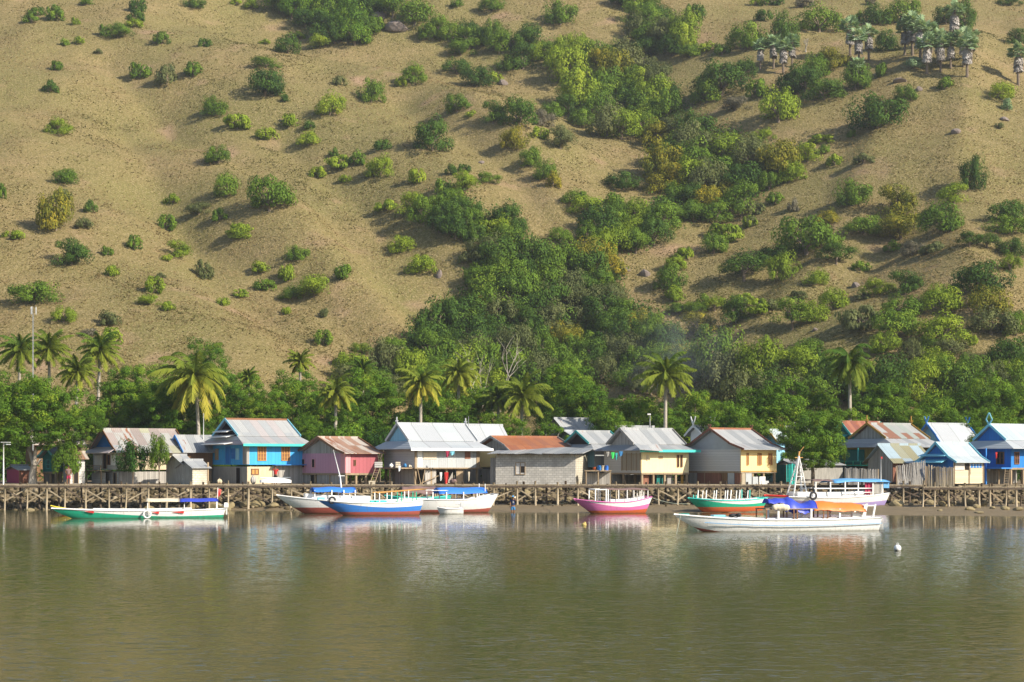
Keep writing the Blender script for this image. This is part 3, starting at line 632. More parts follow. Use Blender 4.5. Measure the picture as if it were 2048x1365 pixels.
# 6 rusty red roof house and grey block house
h = house("house", "wooden house with a red rust roof behind the grey block wall", 958, 1022, 1140, 935, 903, 168.5, 34); walls(h, M['stucco'], M['yellow']); roof(h, 875, 892, M['roof_red'], M['greyvert'], .7, .6, .5, trim=M['greyvert']); lower(h, M['greyvert'], M['greyvert'])
h = house("house", "long grey concrete block house with a small window and flat tin roof", 991, 1151, 1190, 969, 909, 163.2, -10); hg = h
walls(h, M['block'], M['blocksunlit'])
m = MB(); L, W = h.L / 2, h.W / 2
for k in range(7): a, b = -L - .6 + (2 * L + 1.4) * k / 7, -L - .6 + (2 * L + 1.4) * (k + 1) / 7; j = random.uniform(-.05, .05); m.slab([(a, -W - .75, h.ze + .1 + j), (b, -W - .75, h.ze + .08 - j), (b, W + .4, h.ze + .80), (a, W + .4, h.ze + .80)], .05)
m.build("roof", M['roof_grey'], h.root)
for k in range(8): x = -L + .3 + (2 * L - .6) * k / 7; MB().bar((x, -W - .62, h.ze + .0), (x, W, h.ze + .60), .08, .1).build("rafter", M['timber'], h.root)
window(h, 'front', 1031, 1051, 925, 950, M['timber'], M['greyboards'], 2, 0); panel(h, 'front', 1041, 1050, 933, 946, M['dark'], "opening", .03, .02)
panel(h, 'front', 978, 990, 916, 969, M['greyvert'], "wall", -.6, .06)
for px0 in (1062, 1100, 1128): m = MB(); A = face(h, 'front', px0, 914, 0); m.bar(A, A + Vector((0, -.35, 0)), .05); m.build("beam_end", M['timber'], h.root)
# 7 teal trimmed gable house
h = house("house", "grey roofed house with a teal trimmed gable behind the block house", 1128, 1190, 1250, 935, 899, 170, 34); walls(h, M['sheet'], M['skyboards']); roof(h, 864, 887, M['roof_grey'], M['dark'], .6, .7, .3, skirt=True, trim=M['tealp']); lower(h, M['greyvert'], M['greyvert'])
# platform with drums
t = thing("platform", "rough stilted platform of grey boards carrying blue drums", "platform", (X(1196, 163.5), 163.5, 2.05))
m = MB(); m.box((0, 0, Z(942, 163.5) - 2.05), (2.3, 1.6, .09)); m.build("deck", M['timber'], t)
for sx in (-1, 0, 1):
    for sy in (-.7, .7): MB().box((sx * 1.05, sy, (Z(943, 163.5) - 2.05) / 2), (.1, .1, Z(943, 163.5) - 2.05)).build("leg", M['timber'], t)
MB().box((0, .5, .5), (2.1, .05, 1.0)).build("back_screen", M['greyvert'], t)
def drum(px, d, mat, label, r=.17, hh=.38, zb=None):
    z = (Z(942, d) + .045) if zb is None else zb; o = thing("drum", label, "drum", (X(px, d), d, z)); m = MB(); m.tube([(0, 0, 0), (0, 0, hh * .05), (0, 0, hh * .33), (0, 0, hh * .36), (0, 0, hh * .66), (0, 0, hh * .69), (0, 0, hh)], [r * .97, r, r, r * 1.05, r, r * 1.05, r * .97], 14); m.build("body", mat, o)
    MB().tube([(0, 0, hh), (0, 0, hh + .03)], [r * .9, r * .9], 14).build("lid", mat, o)
drum(1198, 163.2, M['bluep'], "small blue drum at the left on the rough platform"); drum(1213, 163.2, M['tarpblue'], "bright blue drum rightmost on the rough platform"); drum(1205.5, 163.3, M['beige'], "beige drum between the two blue ones"); drum(1189, 163.3, M['orangep'], "orange tub leftmost on the rough platform", .15, .25)
# 8 cream house
h = house("stilt_house", "cream stilt house with turquoise fascia and a bamboo lattice gable wall", 1213, 1283, 1384, 946, 901, 164.2, 34); walls(h, M['cream'], M['greyboards']); roof(h, 859, 888, M['roof_grey'], M['greyvert'], .55, .75, .3, skirt=True, trim=M['greyvert'], eave_trim=M['turq'], ridge_mat=M['roof_grey']); stilts(h, 5, 3)
panel(h, 'gable', 1247, 1282, 907, 941, M['bamboo'], "lattice", .0, .05)
for xx in (1247, 1256, 1265, 1274, 1281): m = MB(); fbox(m, h, 'gable', xx, xx + 1.3, 906, 942, .05, .09); m.build("lattice_post", M['timber'], h.root)
for x0 in (1358, 1365.5): window(h, 'front', x0, x0 + 4.5, 910, 935, M['brownp'], M['dark'], 1, 0)
window(h, 'front', 1293, 1297, 910, 921, M['beige'], M['stucco'], 1, 0)
m = MB()
for i in range(4):
    for j in range(2): fbox(m, h, 'front', 1319 + i * 2.4, 1320.5 + i * 2.4, 913 + j * 3, 915 + j * 3, 0, .02)
m.build("vent_blocks", M['brownp'], h.root)
m = MB(); m.slab([face(h, 'front', 1310, 902, 1.2), face(h, 'front', 1262, 899, 1.2), face(h, 'front', 1262, 888, .4), face(h, 'front', 1310, 888, .4)][::-1], .05); m.build("porch_roof", M['roof_grey'], h.root)
for x0, x1, mt in ((1290, 1306, 'rustboards'), (1322, 1340, 'teal'), (1345, 1356, 'greyvert'), (1374, 1380, 'ochrep')): panel(h, 'front', x0, x1, 949, 970, M[mt], "screen", -.5, .04)
# 9 yellow house
h = house("stilt_house", "yellow walled house with grey plank gable and a curved grey roof with red ridge", 1384, 1482, 1561, 943, 899, 163.6, 35); walls(h, M['yellow'], M['greyboards']); roof(h, 859, 886, M['roof_grey'], M['sheet'], .55, .8, .35, trim=M['rustboards'], ridge_mat=M['roof_red'], finial=('horns', .4))
for x0, x1 in ((1494, 1498.5), (1518, 1527), (1542, 1551)): window(h, 'front', x0, x1, 906, 931, M['ambp'], M['brownp'], 1 if x1 - x0 < 6 else 2, 0)
m = MB(); fbox(m, h, 'front', 1482, 1561, 942.5, 944, 0, .03); m.build("plinth", M['ochrep'], h.root)
stilts(h, 4, 4)
for x0, x1, mt in ((1384, 1404, 'greyvert'), (1405, 1417, 'rustboards'), (1419, 1448, 'rustboards'), (1449, 1458, 'brownboards'), (1459, 1470, 'sheet'), (1471, 1481, 'rustboards')): panel(h, 'gable', x0, x1, 940, 970, M[mt], "wall", -.06, .05)
for x0, x1, y0, mt in ((1484, 1492, 945, 'bamboo'), (1493, 1506, 945, 'sheet'), (1508, 1520, 954, 'sheet'), (1523, 1536, 954, 'white')): panel(h, 'front', x0, x1, y0, 970, M[mt], "screen", -.06, .05)
# 10 roofs beyond
for nm, lb, xl, xc, xr, yf, ye, yr, yk, d, rm, gm, tr, fi in [
  ("house", "grey hip shaped roof among the trees above the block house", 1098, 1130, 1190, 900, 866, 838, 852, 182, 'roof_grey', 'concrete', None, None),
  ("house", "low pale bluish roof behind the teal trimmed gable", 1120, 1150, 1215, 900, 878, 863, 870, 177, 'roof_pale', 'sheet', None, None),
  ("house", "long low grey roof just behind the cream house ridge", 1225, 1250, 1320, 895, 872, 854, 863, 176, 'roof_grey', 'sheet', None, None),
  ("house", "white roofed house with crossed horns behind the cream and yellow houses", 1384, 1404, 1432, 895, 872, 853, 862, 176, 'roof_pale', 'white', 'white', ('horns', .9)),
  ("house", "pale blue roof with a brown edge behind the yellow house", 1530, 1552, 1572, 905, 884, 861, 872, 174, 'roof_sky', 'skyboards', 'ochrep', ('horns', .5)),
  ("house", "pale roof half hidden behind the leafy shore tree", 1562, 1578, 1618, 895, 872, 848, 860, 178, 'roof_pale', 'sheet', None, None),
  ("house", "pale roofed low house glimpsed between shrubs behind the pink house", 680, 696, 748, 900, 876, 862, 869, 180, 'roof_sky', 'stucco', None, None),
  ("house", "low roof between the blue house and the shade tree, far behind", 610, 625, 668, 900, 878, 860, 868, 184, 'roof_sky', 'skyboards', None, None),
  ("house", "grey roof seen through the branches of the shade tree", 40, 70, 150, 930, 890, 866, 878, 178, 'roof_rust', 'brownboards', None, None)]:
    h = house(nm, lb, xl, xc, xr, yf, ye, d, 34); walls(h, M[gm], M[gm], None, -.1); roof(h, yr, yk, M[rm], M[gm], .55, .5, .35, trim=M[tr] if tr else None, finial=fi)
# 11 right side
h = house("fence", "grey corrugated lean-to wall under the leafy shore tree", 1562, 1590, 1692, 969, 930, 169, 20, "shed"); walls(h, M['concrete'], M['teal']); roof(h, 921, 926, M['roof_grey'], M['concrete'], .5, .3, .2); h.root.name = "lean_to"
h = house("house", "house with a striped rusty roof and teal gable boards", 1672, 1716, 1790, 930, 895, 173, 35); walls(h, M['ochreboards'], M['teal']); roof(h, 845, 878, M['roof_stripe'], M['teal'], .7, .6, .5, trim=M['tealp']); lower(h, M['greyvert'], M['greyvert'])
for a, b, y0, y1 in ((1676, 1702, 869, 873), (1674, 1706, 879, 883), (1672, 1712, 889, 892)): m = MB(); m.slab([face(h, 'gable', b, y1, .6), face(h, 'gable', a, y1, .6), face(h, 'gable', a, y0, .05), face(h, 'gable', b, y0, .05)][::-1], .05); m.build("gable_slat", M['turq'], h.root)
h = house("stilt_house", "ochre gabled wooden house with a pale roof streaked with rust", 1708, 1790, 1885, 931, 894, 168.5, 35); walls(h, M['ochreboards'], M['ochreboards']); roof(h, 849, 876, M['roof_streak'], M['greyvert'], .55, .9, .25, skirt=True, trim=M['ochrep'], finial=('spike', .8), skirt_mat=M['roof_grey']); lower(h, M['greyvert'], M['greyvert'], .4)
panel(h, 'gable', 1712, 1742, 899, 929, M['teal'], "shutter", .0, .04)
m = MB(); fbox(m, h, 'gable', 1700, 1790, 930, 932.5, 0, 1.2); bal = m.build("balcony", M['hullgreen'], h.root); m = MB(); fbox(m, h, 'gable', 1700, 1790, 922, 923.2, 1.1, 1.2)
for i in range(8): fbox(m, h, 'gable', 1701 + i * 12, 1702.2 + i * 12, 923.2, 930, 1.1, 1.16)
m.build("railing", M['hullgreen'], bal)
for xx in (1702, 1745): m = MB(); fbox(m, h, 'gable', xx, xx + 1.5, 896, 922, 1.08, 1.18); m.build("post", M['tealp'], h.root)
h = house("house", "pale grey roof with blue horn finials behind the ochre gabled house", 1850, 1880, 1962, 925, 890, 173, 33); walls(h, M['sheet'], M['skyboards']); roof(h, 849, 872, M['roof_pale'], M['skyboards'], .6, .6, .4, trim=M['bluep'], finial=('horns', .7)); lower(h, M['greyvert'], M['greyvert'])
h = house("house", "low pale roof at the foot of the trees left of the blue finial house", 1930, 1950, 2000, 925, 895, 176, 33); walls(h, M['sheet'], M['sheet']); roof(h, 868, 880, M['roof_grey'], M['sheet'], .6, .4, .3); lower(h, M['greyvert'], M['greyvert'])
# front light blue roof house with matting walls
h = house("house", "low house with light blue tin roof, blue gable and pale matting walls", 1858, 1908, 1979, 968, 925, 160.6, 33); walls(h, M['matting'], M['bluedeep']); roof(h, 887, 912, M['roof_sky'], M['bluedeep'], .55, .5, .2, trim=M['skyp'])
for x0, x1, y0, y1, mt in ((1909, 1932, 927, 941, 'greyboards'), (1934, 1943, 927, 940, 'dark'), (1945, 1974, 928, 936, 'bluep')): panel(h, 'front', x0, x1, y0, y1, M[mt], "panel", .0, .05)
for i in range(5): panel(h, 'front', 1945 + i * 7, 1946 + i * 7, 928, 936, M['white'], "mullion", .05, .02)
for xx in (1908, 1943, 1977): panel(h, 'front', xx, xx + 1.4, 926, 968, M['timber'], "post", .0, .07)
for y0, y1, o in ((908, 912, .5), (919, 925, .9)): m = MB(); m.slab([face(h, 'gable', 1900, y1, o), face(h, 'gable', 1860, y1, o), face(h, 'gable', 1862, y0, .05), face(h, 'gable', 1898, y0, .05)][::-1], .05); m.build("gable_slat", M['skyp'], h.root)
h = house("house", "side wing with a light blue and mossy tin roof left of the blue gable", 1752, 1786, 1868, 965, 926, 163.8, 22); walls(h, M['rustboards'], M['greyvert']); roof(h, 890, 910, M['roof_olive'], M['greyvert'], .55, .5, .3); 
# blue house at the right edge
h = house("stilt_house", "vivid blue stilt house with light blue finial at the right edge", 1962, 2022, 2120, 936, 897, 163.5, 38); h.L *= 1; walls(h, M['bluedeep'], M['bluedeep']); roof(h, 851, 880, M['roof_sky'], M['bluedeep'], .55, 1.0, .25, skirt=True, trim=M['skyp'], finial=('diamond', .85), skirt_mat=M['roof_pale']); stilts(h, 4, 4)
window(h, 'gable', 1968, 1976, 905, 930, M['brownp'], M['dark'], 2, 0); window(h, 'gable', 2000, 2012, 904, 929, M['brownp'], M['dark'], 2, 1); window(h, 'front', 2030, 2042, 904, 929, M['brownp'], M['dark'], 2, 1)
m = MB(); fbox(m, h, 'gable', 1950, 2024, 935.5, 938, 0, 1.5); m.build("balcony", M['bluep'], h.root)
for xx in (1952, 1975, 1998): m = MB(); fbox(m, h, 'gable', xx, xx + 1.8, 897, 935.5, 1.3, 1.42); fbox(m, h, 'gable', xx, xx + 1.8, 938, 971, 1.3, 1.42); m.build("post", M['bluep'], h.root)

# ------------------------------------------------------------------ screens, fences, poles, clutter
def stick_fence(x0, x1, yt0, yt1, yb, d, mat, label, sag=0.0, n=None):
    t = thing("fence", label, "fence", (X(x0, d), d, Z(yb, d))); m = MB(); n = n or int((x1 - x0) / 1.3); sw = (x1 - x0) * d / F / n
    for i in range(n):
        f = (i + .5) / n; zt = Z(yt0 + (yt1 - yt0) * f, d) - Z(yb, d) + random.uniform(-.08, .06); x = f * (x1 - x0) * d / F
        m.bar((x, random.uniform(-.02, .02), -.2), (x + random.uniform(-.05, .05), random.uniform(-.05, .05) + sag, zt), sw * .95, .03)
    m.build("screen", mat, t); r = MB(); W = (x1 - x0) * d / F
    zt = min(Z(yt0, d), Z(yt1, d)) - Z(yb, d)
    for k in (.3, .75): r.bar((0, .05 + sag * k, zt * k), (W, .05 + sag * k, zt * k), .05)
    r.build("rail", M['timber'], t)
    for x in (0, W): MB().box((x, .06, zt / 2 - .1), (.09, .09, zt + .25)).build("post", M['timber'], t)
stick_fence(1690, 1757, 936, 939, 969, 161.5, M['greyvert'], "grey brushwood fence behind the rear of the big white boat")
stick_fence(1794, 1852, 933, 921, 972, 159.9, M['greyvert'], "slanting grey thatch screen in front of the mossy roof wing", .5)
stick_fence(1855, 1869, 928, 934, 973, 158.6, M['bamboo'], "narrow pale bamboo screen left of the straight stick gate")
stick_fence(1872, 1908, 934, 935, 974, 158.4, M['bamboo'], "pale upright stick gate in front of the low house")
stick_fence(1573, 1592, 929, 929, 969, 163, M['turq'], "turquoise picket fence right of the yellow house", 0, 7)
def pole(px, y0, y1, d, r, mat, label, cat="pole", name="pole", extra=None):
    z = Z(y1, d); t = thing(name, label, cat, (X(px, d), d, z)); H = Z(y0, d) - z
    MB().tube([(0, 0, -.1), (0, 0, H)], [r, r * .8], 8).build("shaft", mat, t)
    if extra: extra(t, H)
    return t
def solar(t, H):
    MB().box((.2, 0, H + .04), (.75, .45, .05)).build("solar_panel", M['metal'], t); m = MB(); m.bar((0, 0, H - .1), (.35, -.1, H - .12), .05); m.box((.45, -.12, H - .14), (.35, .16, .07)); m.build("lamp_head", M['metal'], t)
pole(7, 886, 969, 160, .06, M['white'], "white street lamp with a flat solar panel at the left edge", "street lamp", "street_lamp", solar)
def mast(t, H):
    m = MB()
    for k in range(3):
        a = k * 2.09; m.bar((.06 * math.cos(a), .06 * math.sin(a), 0), (.06 * math.cos(a), .06 * math.sin(a), H * .95), .018)
    for i in range(40):
        z = H * .95 * i / 40; a = i * 2.09; m.bar((.06 * math.cos(a), .06 * math.sin(a), z), (.06 * math.cos(a + 2.09), .06 * math.sin(a + 2.09), z + H * .024), .014)
    m.build("lattice", M['mast'], t)
    for k in range(3): a = k * 2.09 + .4; MB().box((.28 * math.cos(a), .28 * math.sin(a), H - .35), (.07, .07, .7)).build("antenna", M['metal'], t)
pole(66, 614, 900, 174, .03, M['mast'], "tall thin lattice antenna mast above the shade tree", "antenna mast", "antenna_mast", mast)
pole(407, 827, 940, 172, .05, M['white'], "white pole beside the trunk of the big coconut palm"); pole(937, 833, 900, 172, .035, M['metal'], "thin steel pole behind the long pale roof")
pole(1300, 829, 900, 176, .04, M['white'], "white pole with a small top bracket behind the cream house", extra=lambda t, H: MB().box((-.08, 0, H), (.3, .1, .12)).build("bracket", M['white'], t))
def ladder(px0, py0, px1, py1, d, label):
    z = Z(py1, d); t = thing("ladder", label, "ladder", (X(px1, d), d, z)); a, b = Vector((0, -.35, 0)), Vector((X(px0, d) - X(px1, d), .25, Z(py0, d) - z)); wv = Vector((.2, 0, 0))
    for s in (-1, 1): MB().bar(a + wv * s, b + wv * s, .05).build("rail", M['timber'], t)
    for k in range(1, 7): p = a.lerp(b, k / 7); MB().bar(p - wv, p + wv, .035).build("rung", M['timber'], t)
ladder(755, 936, 744, 970, 161.2, "wooden ladder leaning on the balcony of the long pale house"); ladder(2017, 938, 2010, 972, 160.6, "wooden ladder up to the vivid blue house")
def cloth(px, py, wp, hp, d, mat, label, cat="laundry", name="laundry"):
    W, H = wp * d / F, hp * d / F; t = MB(); n = 6; vs = []; fs = []
    for j in range(n + 1):
        for i in range(n + 1): f, g_ = i / n, j / n; vs.append(((f - .5) * W * (1 - .15 * g_), .05 * math.sin(f * 9 + g_ * 2) * g_, -H * g_ - (.06 * math.sin(f * 5) if j == n else 0)))
    N_ = len(vs); vs += [(a, b + .015, c) for a, b, c in vs]
    for j in range(n):
        for i in range(n): q = j * (n + 1) + i; fs += [(q, q + 1, q + n + 2, q + n + 1), (N_ + q, N_ + q + n + 1, N_ + q + n + 2, N_ + q + 1)]
    t.add(vs, fs, 0, True); o = t.build(name, mat); o.location = (X(px, d), d, Z(py, d)); return tag(o, label, cat, "washing hung out on the houses")
cloth(1226, 905, 7, 12, 161.8, M['greenp'], "bright green cloth hanging under the teal trimmed roof"); cloth(1216, 904, 6, 9, 161.9, M['concrete'], "grey cloth left of the bright green washing"); cloth(1233, 906, 5, 13, 161.8, M['tealp'], "dark teal cloth right of the bright green washing"); cloth(1242, 903, 8, 9, 161.8, M['clothblue'], "dark blue cloth rightmost on the line by the lattice wall")
cloth(895, 902, 7, 12, 163.0, M['maroon'], "dark maroon cloth hanging on the long grey sheet wall"); cloth(905, 903, 9, 7, 163.0, M['skyp'], "pale blue cloth hanging on the long grey sheet wall")
cloth(799, 932, 6, 10, 160.9, M['white'], "white cloth hung over the balcony edge of the long house"); cloth(893, 945, 8, 22, 163.0, M['red'], "red cloth hanging under the long pale house"); cloth(882, 945, 5, 16, 163.1, M['white'], "white strip of cloth under the long pale house"); cloth(938, 944, 4, 18, 163.1, M['beige'], "beige cloth under the right end of the long house")
cloth(1993, 905, 4, 12, 160.4, M['red'], "red cloth hanging on a post of the vivid blue house")
def crate(px, yb, wp, hp, d, mat, label):
    W, H = wp * d / F, hp * d / F; m = MB()
    m.box((0, 0, .02), (W, .4, .04)); 
    for k in range(3):
        z = H * (k + .5) / 3; m.box((0, -.19, z), (W, .03, H / 3 * .8)); m.box((0, .19, z), (W, .03, H / 3 * .8)); m.box((-W / 2 + .015, 0, z), (.03, .35, H / 3 * .8)); m.box((W / 2 - .015, 0, z), (.03, .35, H / 3 * .8))
    o = m.build("crate", mat); o.location = (X(px, d), d, Z(yb, d)); return tag(o, label, "crate")
crate(757, 935.8, 15, 12, 161.6, M['greyboards'], "grey open crate at the left end of the balcony"); crate(796, 935.8, 9, 12, 161.6, M['beige'], "tan box among the bundles on the balcony"); crate(744, 969, 12, 7, 160.8, M['beige'], "low tan crate on the ground beside the ladder"); crate(1530, 969, 14, 7, 160.9, M['white'], "white crate on the ground below the yellow house")
def bundle(px, yb, wp, hp, d, mat, label):
    m = MB(); W, H = wp * d / F, hp * d / F; g = random.Random(int(px))
    for k in range(4): m.ball((g.uniform(-.25, .25) * W, g.uniform(-.08, .08), H * .45), H * .5, 9, 0, (W / H * .55, .8, g.uniform(.7, 1)))
    m.tube([(-W * .1, -.05, H * .8), (0, -.08, H * 1.05)], [.06, .03], 6); o = m.build("bundle", mat); o.location = (X(px, d), d, Z(yb, d)); return tag(o, label, "bundle")
bundle(784, 935.8, 13, 9, 161.5, M['white'], "white cloth bundle on the balcony of the long house"); bundle(811, 935.8, 10, 9, 161.5, M['clothblue'], "dark blue bundle on the balcony of the long house"); bundle(820, 935.8, 7, 6, 161.6, M['beige'], "small pale bundle at the right end of the balcony"); bundle(506, 970, 16, 20, 161.5, M['greyvert'], "grey heap of nets in front of the sandy stucco wall"); bundle(440, 969, 14, 12, 161.6, M['stucco'], "tan heap of goods by the dark doorway of the blue house"); bundle(905, 969, 18, 12, 162, M['tarpbrown'], "brown heap under the long pale house")

# ------------------------------------------------------------------ jetty
def jetty(name, label, x0, x1, dd, ydeck, sp, mat, nrow=2, width=1.25, wbrace=M['pile'], drop=.0):
    z = Z(ydeck, dd); t = thing(name, label, "jetty", (X(x0, dd), dd, 0)); L = X(x1, dd) - X(x0, dd); n = int(L / sp)
    m = MB(); k = int(L / .5)
    for i in range(k): m.box((L * (i + .5) / k, width / 2, z - .03 + random.uniform(-.006, .006)), (L / k * .93, width + .2, .05))
    m.build("deck", mat, t)
    for y in (0.0, width):
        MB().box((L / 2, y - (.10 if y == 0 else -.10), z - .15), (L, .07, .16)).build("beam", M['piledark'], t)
    for row in range(nrow):
        y = width * row
        for i in range(n + 1):
            x = sp * (i + (.5 if row else 0)) + random.uniform(-.16, .16)
            if x > L: continue
            zb = min(float(height(np.array(X(x0, dd) + x), np.array(dd + y))), .6) - .4; zt = z + random.uniform(.10, .38) - (.05 if row else 0); lean = random.uniform(-.10, .10); r = random.uniform(.06, .105)
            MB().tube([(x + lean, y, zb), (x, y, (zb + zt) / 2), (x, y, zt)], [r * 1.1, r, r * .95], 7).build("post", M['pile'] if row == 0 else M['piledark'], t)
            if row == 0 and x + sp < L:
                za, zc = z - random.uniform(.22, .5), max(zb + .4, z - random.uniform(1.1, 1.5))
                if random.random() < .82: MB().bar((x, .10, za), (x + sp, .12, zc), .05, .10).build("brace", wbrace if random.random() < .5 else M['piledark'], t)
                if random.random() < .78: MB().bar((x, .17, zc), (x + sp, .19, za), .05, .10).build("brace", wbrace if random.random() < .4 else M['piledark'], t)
    return t
jetty("jetty", "long wooden jetty on piles running along the whole shore", -30, 1850, 156.3, 970, 1.70, M['pile'])
jetty("landing_stage", "lower wooden landing stage with crossed braces at the right", 1846, 2080, 152.0, 974, 1.10, M['pile'], wbrace=M['timber'])
# rubble sea wall and boulders on the mud
def rubble():
    import bmesh
    g = np.random.default_rng(3); bs = []
    for s in range(5):
        bm = bmesh.new(); bmesh.ops.create_icosphere(bm, subdivisions=1, radius=1); r = random.Random(s)
        for v in bm.verts: v.co *= r.uniform(.7, 1.1)
        bs.append((np.array([v.co[:] for v in bm.verts]), np.array([[v.index for v in f.verts] for f in bm.faces]))); bm.free()
    V, Fc, T = [], [], []; n = 0
    for i in range(5200):
        x = g.uniform(-47, 47); d = g.uniform(158.3, 161.1) if i < 4300 else 158.4 - abs(g.normal()) * 1.3; s = .06 + .26 * g.random() ** 2.2; v, f = bs[i % 5]; z = float(height(np.array(x), np.array(d)))
        q = v * s * np.array([g.uniform(.8, 1.4), 1, g.uniform(.6, 1)]); a = g.uniform(0, 6.28); q = np.stack([q[:, 0] * math.cos(a) - q[:, 1] * math.sin(a), q[:, 0] * math.sin(a) + q[:, 1] * math.cos(a), q[:, 2]], 1)
        V.append(q + [x, d, z + s * .2]); Fc.append(f + n); n += len(v); T.append(np.full(len(v), g.random()))
    me = np_mesh("rubble", np.concatenate(V), np.concatenate(Fc), np.concatenate(T))
    t = NT("rubble_stone"); at = t.n("ShaderNodeAttribute", attribute_name="tint"); nz = t.noise(t.geo(), 4, 4)
    col = t.ramp(at.outputs["Fac"], [(0, (.028, .024, .016)), (.55, (.085, .066, .038)), (.82, (.21, .165, .10)), (1, (.46, .38, .26))]); col = t.mix(t.math('MULTIPLY', nz, .6), col, (.07, .06, .03)); t.fin(col, .9, .1); me.materials.append(t.m)  # stone colours darkened to carry the deck's shadow over the rubble
    tag(link(bpy.data.objects.new("rubble", me)), "loose stones of the rough sea wall under the jetty", "rubble", kind="stuff")
rubble()
def _rock(seed):
    import bmesh
    bm = bmesh.new(); bmesh.ops.create_icosphere(bm, subdivisions=2, radius=1); g = random.Random(seed)
    pl = [(Vector((g.gauss(0, 1), g.gauss(0, 1), g.gauss(0, 1))).normalized(), g.uniform(.55, .9)) for _ in range(9)]
    for v in bm.verts:
        for nrm, dd in pl:
            q = v.co.dot(nrm)
            if q > dd: v.co -= nrm * (q - dd) * .85
    me = bpy.data.meshes.new("boulder"); bm.to_mesh(me); bm.free(); me.materials.append(SHOREROCK); return me
SHOREROCK = rock_mat("mossy_shore_rock", (.23, .18, .085), (.13, .105, .05), (.30, .25, .15), 2.5)
SR = [_rock(s) for s in range(40, 46)]
SHORE = [(430, 1018, 34, 14), (385, 1016, 30, 14), (462, 1019, 16, 12), (494, 1012, 24, 10), (515, 1014, 26, 12), (452, 1010, 22, 12), (545, 1016, 22, 10), (60, 1022, 16, 7), (345, 1019, 18, 8), (205, 1021, 14, 6), (300, 1013, 22, 10),
  (1078, 1012, 12, 7), (1094, 1015, 14, 7), (1118, 1011, 13, 8), (1138, 1016, 12, 6), (1325, 1019, 14, 7), (1793, 1021, 24, 13), (1790, 1016, 14, 8), (1846, 1017, 10, 8), (1860, 1017, 18, 9), (1885, 1022, 18, 10), (1899, 1021, 18, 9), (1936, 1019, 20, 22), (1919, 1018, 10, 9), (1966, 1021, 16, 12),
  (1953, 1025, 14, 8), (1940, 1030, 18, 7), (2010, 1030, 16, 8), (2036, 1031, 18, 7), (2030, 1015, 22, 10), (1985, 1027, 10, 5), (1880, 1032, 9, 4), (1958, 1036, 16, 4), (1240, 1014, 16, 8), (1052, 1013, 18, 9), (1010, 1012, 14, 8), (245, 1018, 18, 8), (160, 1016, 16, 8)]
for i, (px, py, wp, hp) in enumerate(SHORE):
    d = (157.6 - random.uniform(0, 2.2)) if px < 600 else 161 - min(max((py - 1010) / 26, 0), 1) * (18 if px > 1700 else 7); x = X(px, d); z = float(height(np.array(x), np.array(d)))
    o = bpy.data.objects.new("boulder", random.choice(SR)); s = d / F; o.scale = (wp * s * .7, wp * s * .6, hp * s * .8); o.location = (x, d, max(z, -.1) + hp * s * .3); o.rotation_euler = (0, 0, random.uniform(0, 6)); link(o)
    o["px"] = float(px); o["wp"] = float(wp)
    o["category"] = "boulder"; o["group"] = "boulders on the muddy shore"
PLACES = [(260, "in front of the shade tree"), (420, "behind the green and white boat"), (560, "left of the red bottomed boat"), (1040, "left of the wading person"), (1150, "between the wading person and the pink boat"), (1350, "right of the pink boat"), (1830, "just right of the big white boat"), (1930, "below the stick gate"), (1975, "below the low matting house"), (9999, "by crossed braces at right")]
_o = ["leftmost", "second from left", "third from left", "fourth from left", "fifth from left", "sixth from left", "seventh from left", "eighth from left"]
bl = [o for o in bpy.data.objects if o.get("category") == "boulder" and "px" in o]; cl = {}
for o in bl: cl.setdefault(next(n for q, n in PLACES if o["px"] < q), []).append(o)
for k, v in cl.items():
    v.sort(key=lambda o: o["px"])
    for i, o in enumerate(v):
        o["label"] = f"{'large' if o['wp'] > 20 else 'small'} boulder on mud {k}" + (f", {_o[i]}" if len(v) > 1 else "")
for o in bl: del o["px"]; del o["wp"]

